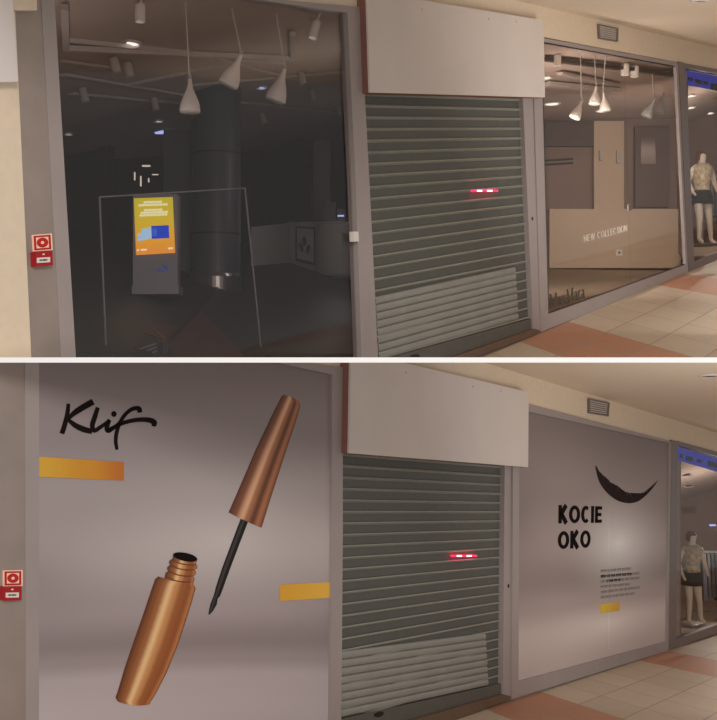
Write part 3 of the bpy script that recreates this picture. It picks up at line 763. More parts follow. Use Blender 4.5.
bm = NB(); tube(bm, [at(x, y, Ybg + .08) for x, y in ((165, 342), (163, 336.5), (158.5, 334.5), (155.5, 330.5))], .012, 8); obj('strap', bm, M['leather'], bgr)

# ceiling light frame, beams, spots, pendants (shop 1)
def cpt(x, y, drop=.04): 
    p = CE.hit(x, y); return p - Vector((0, 0, drop))
fr = thing('ceiling_light_frame', 'white rectangular track frame under the upper dark shop ceiling', 'track frame', cpt(180, 45, .1))
bm = NB(); bar(bm, cpt(66, 44), cpt(295, 55.5), .07, .05); obj('front_rail', bm, M['beam'], fr)
bm = NB(); bar(bm, cpt(66, 44), cpt(64.5, 2), .06, .05); obj('side_rail', bm, M['beam'], fr)
bm = NB(); bar(bm, cpt(294, 55), cpt(292.5, 30), .06, .05); obj('side_rail', bm, M['beam'], fr)
bm = NB(); bar(bm, cpt(68, 38, .02), cpt(284, 61, .02), .05, .04); obj('rear_rail', bm, M['beam'], fr)
for i, (a, b, w) in enumerate((((61, 73), (124, 84), .14), ((124, 84), (182, 94), .14), ((186, 50), (300, 80), .1), ((62, 59), (112, 66), .05), ((70, 92), (180, 102), .09), ((190, 84), (350, 70), .08), ((125, 84), (230, 62), .06), ((230, 100), (348, 112), .08))):
    bm = NB(); bar(bm, cpt(*a, .02), cpt(*b, .02), w, .03)
    tag(obj('ceiling_beam', bm, M['duct']), ['pale ceiling beam end nearest the left frame of the dark window', 'pale ceiling beam running in below the first downlight', 'slanting ceiling beam behind the pendant lamps', 'thin ceiling batten behind the left end of the track frame', 'long ceiling beam low over the dark wall at left', 'slanting ceiling beam towards the right window frame', 'thin slanting batten crossing behind the left pendant', 'ceiling beam low behind the right pendant lamp'][i], 'ceiling beam', 'ceiling beams of the dark shop')
def spot(loc, L, r, tilt, label, group, m='shade'):
    o = thing('spotlight', label, 'spotlight', loc, group)
    ax = Vector(tilt).normalized()
    bm = NB(); lathe(bm, loc, [(r * .85, 0), (r, .02), (r, L), (r * .8, L), (r * .75, L - .03)], 18, ax); obj('head', bm, M[m], o, smooth=False)
    bm = NB(); tube(bm, [loc, loc + Vector((.02, 0, .07)), loc + Vector((.06, 0, .12))], .012, 8); obj('bracket', bm, M[m], o)
    bm = NB(); lathe(bm, loc + ax * (L - .02), [(0, 0), (r * .72, 0)], 18, ax); obj('lens', bm, M['lampdim'], o)
    return o
Y1 = CE.hit(140, 1).y; Y2 = CE.hit(317, 14).y
sp1 = spot(at(140, 4, Y1), .19 * Y1 / 11.6, .055 * Y1 / 11.6, (0, 0, -1), 'white cylinder spotlight hanging near the left of the dark window', 'ceiling spotlights behind the dark window')
sp2 = spot(at(317.5, 21, Y2), .2 * Y2 / 11.8, .05 * Y2 / 11.8, (-.28, -.1, -1), 'white tilted spotlight near the right top corner of the dark window', 'ceiling spotlights behind the dark window')
# small dim heads
for x, y, l in ((113, 55, 'dim track spotlight below the bright left downlight'), (127, 60, 'dim track spotlight right of its neighbour under the left beam'), (300, 70, 'dim track spotlight under the ceiling right of the pendants'), (311, 88, 'lower dim track spotlight right of the pendants'), (82, 86, 'dim spotlight under the far left beam'), (153, 96, 'dim spotlight left of the first pendant'), (262, 112, 'dim spotlight under the right downlight'), (338, 104, 'dim spotlight near the right window frame')):
    p = cpt(x, y, .02); o = thing('spotlight', l, 'spotlight', p, 'dim track spotlights of the dark shop')
    bm = NB(); lathe(bm, p, [(.03, 0), (.045, .02), (.045, .16), (.03, .16)], 12, Vector((.25, 0, -1))); obj('head', bm, M['duct'], o)
def pendant(loc, cord, label, tilt, sc=1.0, m='shade'):
    """loc: bottom rim centre; the cord runs straight up to the ceiling"""
    o = thing('pendant_lamp', label, 'pendant lamp', loc, 'white pendant lamps')
    ax = Vector((math.sin(tilt), 0, math.cos(tilt)))
    prof = [(.112, 0), (.118, .02), (.112, .08), (.09, .15), (.058, .22), (.034, .28), (.024, .34), (.02, .38), (0, .382)]
    bm = NB(); lathe(bm, loc, [(r * sc, z * sc) for r, z in prof], 28, ax); obj('shade', bm, M[m], o, smooth=True)
    bm = NB(); top = loc + ax * .37 * sc
    lathe(bm, top, [(.016 * sc, 0), (.016 * sc, .06 * sc)], 10, ax); obj('cord_grip', bm, M['duct'], o)
    bm = NB(); tube(bm, [top, top + Vector((-.01, 0, .1)), cord], .0085 * sc, 8); obj('cord', bm, M['cord'], o)
    return o
for (x, y, tx, ty, tilt, l) in ((190, 112.5, 185.5, 2, 0, 'white pendant lamp hanging lowest, left of the three in the dark window'),
                               (227.5, 85.5, 231.5, 8, .42, 'white pendant lamp in the middle, hanging tilted and highest'),
                               (275, 101, 276, 14, .3, 'white pendant lamp hanging right of the three in the dark window')):
    top = CE.hit(tx, ty); Yd = top.y
    pendant(at(x, y, Yd), top, l, tilt, Yd / 12.3 * .98)
for x, y, r, l, m in ((128, 43, .135, 'bright round downlight on the left of the dark shop ceiling', 'lamp'), (261, 87, .085, 'bluish round downlight right of the middle pendant', 'bluelamp'), (158, 120.5, .08, 'small dim downlight above the blue pier', 'lampdim'), (68, 133.3, .07, 'faint downlight low beside the left window frame', 'lampdim')):
    downlight(cpt(x, y, .0), r, l, m, group='downlights of the dark shop')
bm = NB(); p = cpt(162, 131, .02); bar(bm, p + Vector((-.1, 0, 0)), p + Vector((.1, 0, 0)), .1, .03); tag(obj('light_bar', bm, M['bluelamp']), 'short bluish light bar on the ceiling over the pier behind the totem', 'light bar')
# small lit things on the back wall left of the pier
for (x0, y0, x1, y1), l in zip(((142, 165, 150, 166.4), (140, 176, 141.2, 186), (148, 178, 149, 182), (152, 174, 158, 174.8), (134, 172, 135, 180)), ('topmost level light strip glimmering over the totem', 'tall thin light strip just over the totem top', 'tiny light speck over the middle of the totem', 'short level light strip over the right of the totem', 'thin upright light strip over the left of the totem')):
    bm = NB(); fbox(bm, x0, y0, x1, y1, Yk + 2.2, .03); tag(obj('strip_light', bm, M['lampdim']), l + ' in the dark shop', 'strip light', 'strip lights over the totem')
# dark wall units
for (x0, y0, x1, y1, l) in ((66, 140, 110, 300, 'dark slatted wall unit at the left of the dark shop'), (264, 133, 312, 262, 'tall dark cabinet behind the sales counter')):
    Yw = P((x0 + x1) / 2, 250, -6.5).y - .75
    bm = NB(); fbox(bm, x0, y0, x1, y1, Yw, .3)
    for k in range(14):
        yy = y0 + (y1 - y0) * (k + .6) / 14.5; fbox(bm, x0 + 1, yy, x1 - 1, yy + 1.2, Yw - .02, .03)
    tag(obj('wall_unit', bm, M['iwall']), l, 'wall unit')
bm = NB(); Yw = P(320, 250, -6.5).y - .9; fbox(bm, 309, 140, 330, 262, Yw, .15); tag(obj('door_panel', bm, M['counter']), 'pale upright panel behind the till', 'panel')

# ---- shop behind window 2
def pl3(a, b, c): return Plane(a, b - a, c - a)
FL2 = pl3(P(548, 316, -.16), P(686, 266.5, -.16), at(600, 267.5, 26))
CE2 = pl3(P(541, 34, -.16), P(680, 58, -.16), at(620, 117, 26))
c2 = [P(535, 300, -.16), P(683, 260, -.16)]
def zof(pl, p): return (pl.p.dot(pl.n) - p.x * pl.n.x - p.y * pl.n.y) / pl.n.z
def gp(pl, p): return Vector((p.x, p.y, zof(pl, p)))
cor = [P(535, 300, -.17), P(684, 260, -.17), at(684.5, 200, 26.2), at(470, 200, 26.2)]
lo = [P(535, 322, -.17), P(684, 268.5, -.17), at(684.5, 270.5, 26.2), at(470, 266, 26.2)]; lo[0] = gp(FL2, cor[0])
hi = [P(535, 32.5, -.17), P(684, 57.5, -.17), at(684.5, 119, 26.2), at(470, 118, 26.2)]
FL2 = Quad(lo); CE2 = Quad(hi)
bm = NB(); FL2.mesh(bm, Vector((0, 0, -.05))); struct(obj('floor_shop_right', bm, M['ifloor2']))
bm = NB(); CE2.mesh(bm, Vector((0, 0, .05))); struct(obj('ceiling_shop_right', bm, M['iceil']))
bm = NB(); prism(bm, [lo[2], lo[3], hi[3], hi[2]], Vector((0, .05, 0))); struct(obj('wall_back_shop_right', bm, M['iwall2']))
bm = NB(); prism(bm, [lo[1], lo[2], hi[2], hi[1]], Vector((.05, -.02, 0))); struct(obj('wall_right_shop_right', bm, M['iwall2']))
bm = NB(); prism(bm, [lo[3], lo[0], hi[0], hi[3]], Vector((-.03, -.03, 0))); struct(obj('wall_left_shop_right', bm, M['iwall2']))
bm = NB(); fbox(bm, 549.5, 209, 681, 268, 25.7, .3); struct(obj('wall_low_shop_right', bm, M['lowwall']))
bm = NB(); fbox(bm, 545, 121, 594, 146, 26.0, .15); tag(obj('shop_sign', bm, M['brownboard']), 'dark blank fascia board on the back wall, left in the upper right shop', 'board')
bm = NB(); fbox(bm, 594, 121, 624, 209, 26.05, .1); tag(obj('wall_panel', bm, M['lowwall']), 'paler upright wall panel beside the dark fascia board in the right shop', 'wall panel')
bm = NB(); fbox(bm, 600, 150, 603, 160, 25.95, .08); tag(obj('wall_sconce', bm, M['duct']), 'small pale wall fitting on the left of the panel in the right shop', 'wall fitting', 'wall fittings of the right shop')
bm = NB(); fbox(bm, 617, 150, 621, 163, 25.95, .08); tag(obj('wall_sconce', bm, M['duct']), 'slightly larger pale wall fitting on the right of the panel in the right shop', 'wall fitting', 'wall fittings of the right shop')
pr = thing('framed_poster', 'grey framed picture on the back wall seen through the upper right window', 'picture', at(648, 200, 25.9))
bm = NB(); fbox(bm, 635, 127, 668, 207, 26.0, .1); obj('backing', bm, M['poster_frame'], pr)
bm = NB(); prism(bm, [at(641, 138, 25.96), at(655, 138, 25.96), at(656, 164, 25.96), at(641, 164, 25.96)], Vector((0, .03, 0)), [(0, 1), (1, 1), (1, 0), (0, 0)]); obj('print', bm, M['picture'], pr)
rr = thing('clothes_rail', 'black clothes rail with two bars behind the upper right window', 'clothes rail', at(548, 212, 24))
bm = NB(); bar(bm, at(540, 161, 24), at(573, 159, 24), .04); bar(bm, at(540, 165, 24), at(573, 163, 24), .04); obj('rail', bm, M['black'], rr)
bm = NB(); pb = at(544, 282, 24); bar(bm, at(544, 161, 24), Vector((at(544, 161, 24).x, 24, pb.z)), .05); obj('post', bm, M['black'], rr)
bm = NB(); fbox(bm, 616, 249.5, 622.5, 255.5, 25.66, .05); so = tag(obj('wall_socket', bm, M['white']), 'small square wall socket on the pale low wall in the right shop', 'socket')
bm = NB(); fbox(bm, 618.5, 251.5, 620.5, 253.5, 25.65, .02); obj('outlet', bm, M['dframe'], so)
def c2pt(x, y, d=.06): return CE2.hit(x, y) - Vector((0, 0, d))
bm = NB(); bar(bm, c2pt(545, 55), c2pt(674, 72), .12, .06); tr = tag(obj('lighting_track', bm, M['dframe']), 'dark lighting track along the ceiling of the upper right shop', 'lighting track')
bm = NB(); bar(bm, c2pt(546, 81), c2pt(617, 88), .2, .08); tag(obj('ceiling_beam', bm, M['beam']), 'pale ceiling beam behind the left pendants of the right shop', 'ceiling beam')
bm = NB(); bar(bm, c2pt(560, 70), c2pt(616, 82), .14, .05); tag(obj('ceiling_beam', bm, M['duct']), 'grey ceiling beam just under the track of the right shop', 'ceiling beam')
for i, (x, y0, y1) in enumerate(((557.5, 54, 65), (625, 63, 74), (634.5, 65, 76))):
    p = c2pt(x, y0, .0); Yx = p.y
    spot(at(x, y0 + 1, Yx), (y1 - y0) / F * Yx, .08 if i else .06, (0, 0, -1), ['small spotlight at the left end of the dark track', 'pale spotlight left of the pair on the dark track', 'pale spotlight right of the pair on the dark track'][i], 'track spotlights of the right shop')
Yr = 20.5
for x, yb, yt, tl, l, Yz in ((574.5, 118, 52, .42, 'pendant lamp lowest of the left trio behind the upper right window', 18), (594.5, 104.5, 54, .1, 'pendant lamp highest of the left trio behind the upper right window', 18.5), (605.5, 111.5, 56, -.1, 'pendant lamp right of the left trio behind the upper right window', 19), (646, 117, 70, .45, 'pendant lamp hanging tilted, left of the right pair behind the glass', 21.3), (658, 112.5, 72, .3, 'pendant lamp right of the right pair behind the glass', 21.8)):
    top = CE2.hit(x + (6 if tl > .2 else 0), yt); Yz = top.y
    pendant(at(x, yb, Yz), top, l, tl, 18.0 / F * Yz / .37, 'shade' if x < 620 else 'counter')
for x, y, r, l in ((545, 77.5, .13, 'downlight at the left edge of the upper right window'), (552, 103.5, .19, 'largest downlight low at the left of the right shop ceiling'), (602, 110.5, .17, 'downlight just under the right lamp of the left trio')):
    downlight(c2pt(x, y, .0), r, l, 'lamp', group='downlights of the right shop')

# ---- next shop (window 3 / window 6)
def next_shop(st, dy, glass_l):
    """dy shifts the photo rows for the lower storey"""
    B = at(760, 270 + dy, 30)
    x0 = glass_l
    cor = [P(x0, 200, -.17), P(776, 200, -.17), at(776, 200, 31), at(x0 - 18, 200, 31)]
    if st == 'U': fl = pl3(P(694, 264, -.17), P(846, 208, -.17), at(705, 236, 31)); ce = pl3(P(685, 64, -.17), P(840, 90, -.17), at(700, 118, 31))
    else: fl = pl3(P(676, 642, -.17), P(840, 592, -.17), at(690, 612, 31)); ce = pl3(P(676, 441, -.17), P(840, 486, -.17), at(690, 497, 31))
    lo = [gp(fl, p) for p in cor]; hi = [gp(ce, p) for p in cor]
    sfx = 'next_upper' if st == 'U' else 'next_lower'
    bm = NB(); prism(bm, lo, Vector((0, 0, -.05))); struct(obj('floor_shop_' + sfx, bm, M['ifloor2'], cut=False))
    bm = NB(); prism(bm, hi, Vector((0, 0, .05))); struct(obj('ceiling_shop_' + sfx, bm, M['iceil'], cut=False))
    bm = NB(); prism(bm, [lo[2], lo[3], hi[3], hi[2]], Vector((0, .05, 0))); struct(obj('wall_back_shop_' + sfx, bm, M['iwall2'], cut=False))
    bm = NB(); prism(bm, [lo[3], lo[0], hi[0], hi[3]], Vector((-.03, -.01, 0))); struct(obj('wall_left_shop_' + sfx, bm, M['iwall2'], cut=False))
    bm = NB(); prism(bm, [lo[1], lo[2], hi[2], hi[1]], Vector((.03, .01, 0))); struct(obj('wall_right_shop_' + sfx, bm, M['iwall2'], cut=False))
    return fl, ce
fl3, ce3 = next_shop('U', 0, 688)
def sname(st): return 'upper' if st == 'U' else 'lower'
def next_items(st, fl, ce, g, mann):
    # g: photo points
    bt = g['band']
    o = thing('backlit_sign', f'blue backlit strip along the top of the {sname(st)} far right window', 'backlit sign', P(*bt[3], -.12), 'blue backlit strips')
    bm = NB(); fpoly(bm, bt, -.12, .05); obj('panel', bm, M['blueband'], o)
    for x0, y0, x1, y1 in g['letters']:
        bm = NB(); fpoly(bm, [(x0, y0), (x1, y0 + (x1 - x0) * .25), (x1, y1 + (x1 - x0) * .25), (x0, y1)], -.1, .02)
        obj('track_head', bm, M['black'], o)
    for i, (x, y) in enumerate(g['dl']):
        p = ce.hit(x, y); downlight(p, .16, f'{["upper", "middle", "lower"][i]} small downlight glowing inside the {sname(st)} far right shop', 'lamp', group='downlights of the far right shops')
    mannequin(sname(st), *mann)
    Yr_ = mann[3] + 3.2
    rx, ry = g['rack']
    rk = thing('clothes_rack', f'rack of dark clothes behind the mannequin in the {sname(st)} far right shop', 'clothes rack', gp(fl, at(rx, ry, Yr_)), 'clothes racks')
    zf = gp(fl, at(rx, ry, Yr_)).z
    xa, xb = at(rx - 14, ry, Yr_).x, at(rx + 40, ry, Yr_).x
    bm = NB(); bar(bm, Vector((xa, Yr_, zf)), Vector((xa, Yr_, zf + 1.7)), .05); bar(bm, Vector((xb, Yr_, zf)), Vector((xb, Yr_, zf + 1.7)), .05); bar(bm, Vector((xa, Yr_, zf + 1.7)), Vector((xb, Yr_, zf + 1.7)), .05); obj('frame', bm, M['chrome'], rk)
    x = xa + .08; i = 0
    while x < xb - .1:
        w = random.uniform(.05, .09); h = random.uniform(.9, 1.2)
        bm = NB(); y0 = Yr_ - .22; zt = zf + 1.66
        prism(bm, [Vector((x, y0 + .12, zt)), Vector((x + w, y0 + .12, zt)), Vector((x + w, y0, zt - h)), Vector((x, y0, zt - h))], Vector((0, .25, 0)))
        g_ = tag(obj('garment', bm, M[random.choice(['shorts', 'bag', 'column', 'iwall', 'leather'])]), f'dark garment hanging on the rack in the {sname(st)} far right shop', 'garment', f'garments on the {sname(st)} rack')
        x += w + .03
next_items('U', fl3, ce3, dict(band=[(686.5, 70.5), (760, 84), (760, 98), (687.5, 84.5)], letters=[(689, 77, 693, 80), (696, 79, 702, 83), (704.5, 81, 708, 84), (712, 83, 720, 90)],
    dl=[(689, 96), (689.5, 107.5), (709, 113)], rack=(716, 225)), (702, 245.5, 150, 24.2))

# ================================================================== LOWER STOREY
HALF = 'L'
ceilL = line((537, 378.5), VA['L']); floorL = line((537, 692.8), VA['L'])
PF_L = Plane(P(537, 692.8), vp(VA['L']), vp(VD['L']))
PC_L = Plane(P(537, 378.5), vp(VA['L']), vp(VD['L']))
tilefloor(PF_L, 'L', .001805 , [(-60, floorL(-60) - 8), (1000, floorL(1000) - 1), (1000, 700), (900, 830), (-60, 1000)], 'floor_lower', M['tilesL'], .06)
bm = NB(); prism(bm, [PC_L.hit(x, y) for x, y in ((440, ceilL(440)), (985, ceilL(985)), (985, 345), (440, 300))], Vector((0, 0, .06)))
struct(obj('ceiling_lower', bm, M['ceil']))
bm = NB(); fpoly(bm, [(-30, 206), (985, ceilL(985)), (985, 521), (760, 465), (671.5, 441.5), (530, 405), (343, 368.8), (305, 362.8), (-30, 300)], -.001, .16)
struct(obj('wall_lower', bm, M['cream']))
bm = NB(); fpoly(bm, [(-60, 300), (-8, 300), (-8, 870), (-60, 900)], .02, .15); struct(obj('wall_left_lower', bm, M['cream']))
bm = NB(); fpoly(bm, [(-8, 300), (25.1, 300), (25.1, 363), (26.2, 720), (26.5, floorL(26)), (-8, floorL(-8))], 0, .2); struct(obj('pillar_steel_lower', bm, M['steel']))
w4 = sthing('window_4', P(185, 800), 'large window frame around the cosmetics poster')
bm = NB()
fpoly(bm, [(25.1, 300), (39, 300), (39.2, 540), (39, 720), (39, 845), (26.5, floorL(26)), (26.2, 720), (25.1, 363)], .006, .1)
fpoly(bm, [(332, 366), (343, 367), (342.8, 540), (341.4, 720), (341, 756), (330, 760), (330.6, 720), (331.9, 540)], .03, .1)
fpoly(bm, [(250, 350.5), (305, 362), (343, 368.4), (343, 376), (332, 374.6), (280, 363.2), (250, 357.5)], .029, .1)
fpoly(bm, [(39, 822), (330, 741), (330, 762), (39, 846)], .028, .1)
obj('frame', bm, M['frame'], w4)
# ---------------- large poster
pA = thing('window_poster', 'large cosmetics poster with copper eyeliner covering the lower left window', 'poster', P(185, 790, 0))
bm = NB(); q4 = [(39, 315.5), (332, 374), (330, 742), (39, 823)]
def sheetgrid(bm, quad, n, t, uvf, k=14):
    cc = [P(*p, n) for p in quad]
    ly = bm.loops.layers.uv.verify()
    g = [[(bm.verts.new(quadpt(cc, u / k, v / k)), quadpt([Vector(q) for q in uvf], u / k, v / k)) for u in range(k + 1)] for v in range(k + 1)]
    for v in range(k):
        for u in range(k):
            c = (g[v][u], g[v][u + 1], g[v + 1][u + 1], g[v + 1][u])
            f = bm.faces.new([x[0] for x in c])
            for l, x in zip(f.loops, c): l[ly].uv = x[1]
    bmesh.ops.recalc_face_normals(bm, faces=bm.faces[:])
    r = bmesh.ops.extrude_face_region(bm, geom=bm.faces[:])
    bmesh.ops.translate(bm, vec=-N_ * t, verts=[v for v in r['geom'] if isinstance(v, bmesh.types.BMVert)])
    return bm
# v: 1 at the top row of the photo (363), 0 at its bottom row (720)
def vrow(y): return 1 - (y - 363) / 357.0
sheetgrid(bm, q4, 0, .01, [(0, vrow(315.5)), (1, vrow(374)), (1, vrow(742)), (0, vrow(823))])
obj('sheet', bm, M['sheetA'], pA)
NP = .006
# script lettering
def kx(p): return (40 + p[0] / 5.515, 385 + p[1] / 5.515, p[2] / 5.515)
ST = [[(158, 103, 14), (152, 160, 18), (137, 222, 20), (122, 268, 20)],
      [(294, 92, 26), (240, 122, 26), (190, 155, 22), (156, 188, 12)],
      [(158, 192, 14), (195, 222, 22), (240, 244, 25), (288, 256, 22)],
      [(320, 124, 16), (303, 178, 20), (290, 222, 20), (300, 252, 18), (335, 232, 16), (368, 208, 14), (386, 194, 14)],
      [(384, 192, 16), (370, 232, 20), (378, 254, 17), (412, 232, 15), (442, 206, 12)],
      [(552, 152, 18), (546, 130, 20), (512, 132, 17), (472, 162, 15), (440, 212, 16), (424, 262, 16), (419, 310, 15), (426, 356, 12)],
      [(366, 254, 12), (410, 232, 15), (470, 206, 17), (540, 192, 19), (600, 193, 22), (630, 206, 24), (628, 228, 16)]]
bm = NB()
for s in ST: stroke(bm, [kx((p[0], p[1], p[2] * 1.25)) for p in s], NP, .004, 6)
pts = [P(40 + (409 + 14 * math.cos(a)) / 5.515, 385 + (160 + 16 * math.sin(a)) / 5.515, NP) for a in [2 * math.pi * i / 14 for i in range(14)]]
prism(bm, pts, -N_ * .004)
obj('script_lettering', bm, M['ink'], pA)['label'] = 'black brush-script lettering'
UQ = [(0, 1), (1, 1), (1, 0), (0, 0)]
bm = NB(); fpoly(bm, [(39.3, 456.7), (123.9, 462.2), (123.9, 480.6), (39.3, 476.8)], NP, .004, 0, UQ); obj('gold_bar', bm, M['gold1'], pA)['label'] = 'orange-gold bar at the left edge'
bm = NB(); fpoly(bm, [(280.3, 584.7), (330.8, 582.2), (330.7, 597.7), (280.3, 601)], NP, .004, 0, UQ); obj('gold_bar', bm, M['gold2'], pA)['label'] = 'yellow bar at the right edge'
# printed bottle: rows (left x, left y, right x, right y)
def rows_strip(bm, rows, n, t, seg=8):
    ly = bm.loops.layers.uv.verify()
    g = []
    for lx, ly_, rx, ry, bow in rows:
        r = []
        for k in range(seg + 1):
            u = k / seg; b = bow * 4 * u * (1 - u)
            dx, dy = rx - lx, ry - ly_; L = math.hypot(dx, dy)
            r.append((bm.verts.new(P(lx + dx * u - dy / L * b, ly_ + dy * u + dx / L * b, n)), (u, 0)))
        g.append(r)
    for i, (a, b) in enumerate(zip(g, g[1:])):
        for k in range(seg):
            f = bm.faces.new((a[k][0], a[k + 1][0], b[k + 1][0], b[k][0]))
            for l, (uu, vv) in zip(f.loops, ((k, i), (k + 1, i), (k + 1, i + 1), (k, i + 1))): l[ly].uv = (uu / seg, 1 - vv / (len(g) - 1))
    bmesh.ops.recalc_face_normals(bm, faces=bm.faces[:])
    r = bmesh.ops.extrude_face_region(bm, geom=bm.faces[:])
    bmesh.ops.translate(bm, vec=-N_ * t, verts=[v for v in r['geom'] if isinstance(v, bmesh.types.BMVert)])
    return bm
def bx(p): return (110 + p[0] / 4.11, 540 + p[1] / 4.11)
def brow(l, r, bow=0): a = bx(l); b = bx(r); return (a[0], a[1], b[0], b[1], bow)
bm = NB(); rows_strip(bm, [brow((188, 158), (352, 198), 1.2), brow((170, 210), (338, 250), 1.4), brow((136, 312), (308, 345), 1.6), brow((100, 415), (276, 440), 1.8), brow((62, 525), (232, 548), 2), brow((34, 620), (186, 636), 2), brow((24, 648), (168, 664), 2.6), brow((34, 664), (162, 676), 2.2)], NP, .004, 10)
bt = obj('bottle_print', bm, M['copper'], pA); bt['label'] = 'copper bottle printed on the poster'
bm = NB(); nr = []
for t, hw in ((0, 50), (.16, 48), (.21, 55), (.29, 59), (.37, 56), (.41, 50), (.47, 56), (.55, 60), (.63, 57), (.67, 51), (.73, 57), (.81, 61), (.88, 59), (1, 60)):
    cx, cy = 310 - 27 * t, 72 + 98 * t; nr.append(brow((cx - hw * .98, cy - hw * .2), (cx + hw * .98, cy + hw * .2), 1.0 if t else 0))
nr.append(brow((200, 150), (348, 190), 1.2)); nr.append(brow((188, 162), (352, 200), 1.2))
rows_strip(bm, nr, NP + .002, .004, 8)
nk = obj('neck_print', bm, M['copper'], pA)
for t in (.2, .415, .67, .92):
    bm = NB(); cx, cy = 310 - 27 * t, 72 + 98 * t; hw = 49
    stroke(bm, [(*bx((cx - hw, cy - hw * .2)), .9), (*bx((cx - hw * .4, cy + 4)), 1.1), (*bx((cx + hw * .4, cy + 11)), 1.1), (*bx((cx + hw, cy + hw * .2)), .9)], NP + .0045, .002, 4)
    obj('thread_print', bm, M['threadink'], nk)
bm = NB()
pts = []
for i in range(20):
    a = 2 * math.pi * i / 20; x, y = 50 * math.cos(a), 17 * math.sin(a); c, s = math.cos(.2), math.sin(.2)
    pts.append(P(*bx((310 + x * c - y * s, 70 + x * s + y * c)), NP + .006))
prism(bm, pts, -N_ * .004); obj('mouth_print', bm, M['ink'], pA)
# printed cap and rod
bm = NB(); rows_strip(bm, [(284.6, 395.0, 297.5, 400.2, -.6), (282.2, 396.2, 300.5, 405.5, -.4), (274.5, 411.5, 296.5, 420, .2), (256.5, 449, 284, 457.5, .6), (240.5, 486, 271, 497.5, .6), (229, 512.4, 261.7, 527.6, .6)], NP, .004, 10)
obj('cap_print', bm, M['copper2'], pA)['label'] = 'tapered copper cap printed on the poster'
bm = NB(); rows_strip(bm, [(241, 519, 248, 522, 0), (233, 540, 240.3, 542, 0), (222.5, 568, 229.3, 571, 0), (216, 588, 222.3, 590.5, 0), (214.6, 594, 220, 596.2, 0), (213.6, 597, 217.8, 598.5, 0), (211, 603.5, 216.8, 604.5, 0), (209.4, 610, 213, 611, 0), (208.8, 614.3, 209.8, 614.6, 0)], NP - .001, .004, 4)
obj('brush_print', bm, M['rod'], pA)['label'] = 'thin black applicator rod printed on the poster'

header('lower', [(350.8, 350), (528.7, 392.2), (528.2, 467.2), (349, 453.2)], .12)
def lightq(): return [(341.5, 651.5), (485.5, 633.2), (488.5, 685.8), (341.3, 718)]
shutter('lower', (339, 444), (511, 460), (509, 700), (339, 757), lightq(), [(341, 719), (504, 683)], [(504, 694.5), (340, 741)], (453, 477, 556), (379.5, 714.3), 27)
bm = NB(); fpoly(bm, [(504.8, 460), (513.3, 462), (512.2, 696), (502.8, 695.5)], .0, .16); struct(obj('trim_5', bm, M['frame']))
bm = NB(); lathe(bm, P(508.3, 586, .0), [(.025, 0), (.025, .006), (0, .008)], 10, N_); tag(obj('keyhole', bm, M['black']), 'tiny black key switch on the post right of the lower shutter', 'key switch')
bm = NB(); fpoly(bm, [(340, 741), (503.2, 694.2), (512, 697), (505, 701), (340, 762)], .02, .1); struct(obj('trim_6', bm, M['brown']))
w5 = sthing('window_5', P(595, 670), 'window frame around the smaller lower right poster')
bm = NB()
frame_ring(bm, [(513.3, 400), (671.4, 441.6), (668.8, 650.6), (512, 699)], [(519.4, 409.5), (669.6, 443), (666.4, 641.7), (518.6, 681.5)], .03, .12)
obj('frame', bm, M['frame'], w5)
pB = thing('window_poster', 'grey poster with a black crescent brush stroke covering the lower right window', 'poster', P(595, 660, 0))
def lin2(a, b, x): return a[1] + (b[1] - a[1]) * (x - a[0]) / (b[0] - a[0])
TLb, TRb, BRb, BLb = (518.5, 408.5), (670, 442.5), (667, 642.5), (518, 682.5)
def vr2(x, y):
    t = lin2(TLb, TRb, x); b = lin2(BLb, BRb, x); return 1 - (y - t) / (b - t)
ub = lambda x: (x - 519) / 150.0
xs = 609.2
mt = (xs, lin2(TLb, TRb, xs)); mb = (xs - .3, lin2(BLb, BRb, xs))
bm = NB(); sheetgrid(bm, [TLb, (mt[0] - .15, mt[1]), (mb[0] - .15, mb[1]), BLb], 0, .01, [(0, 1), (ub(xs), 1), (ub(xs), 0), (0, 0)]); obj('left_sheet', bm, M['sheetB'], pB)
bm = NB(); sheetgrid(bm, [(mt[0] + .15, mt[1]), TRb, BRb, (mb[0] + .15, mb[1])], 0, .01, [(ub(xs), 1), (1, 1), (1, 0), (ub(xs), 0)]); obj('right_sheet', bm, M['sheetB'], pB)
bm = NB(); glyphs(bm, 'KOCIE', [(558.8, 505.0), (602.2, 506.4), (601.8, 522.8), (558.6, 523.4)], NP, .004, .25, .2, gap=.1); obj('lettering', bm, M['ink'], pB)['label'] = 'bold black word KOCIE'
bm = NB(); glyphs(bm, 'OKO', [(558.2, 531.4), (590.8, 530.2), (590.6, 547.6), (558.0, 549.2)], NP, .004, .25, .2, gap=.1); obj('lettering', bm, M['ink'], pB)['label'] = 'bold black word OKO'
bm = NB()
def zx(p): return (540 + p[0] / 4.235, 450 + p[1] / 4.235)
outer = [(236, 66), (240, 95), (255, 140), (284, 180), (325, 212), (370, 225), (412, 219), (447, 194), (476, 163), (500, 130)]
inner = [(238, 66), (254, 93), (275, 113), (302, 138), (331, 154), (362, 176), (386, 182), (434, 181), (462, 162), (500, 130)]
random.seed(3)
oo = dense([(x, y, 0) for x, y in outer], 4); ii = dense([(x, y, 0) for x, y in inner], 4)
for k in range(len(oo) - 1):
    j = lambda: random.uniform(-2.5, 2.5) if 2 < k < len(oo) - 3 else 0
    prism(bm, [P(*zx((oo[k].x, oo[k].y)), NP), P(*zx((oo[k + 1].x, oo[k + 1].y)), NP), P(*zx((ii[k + 1].x, ii[k + 1].y)), NP), P(*zx((ii[k].x + j(), ii[k].y + j())), NP)], -N_ * .004)
obj('brush_stroke', bm, M['brush'], pB)['label'] = 'black crescent brush stroke'
bd, gr = NB(), NB(); random.seed(11)
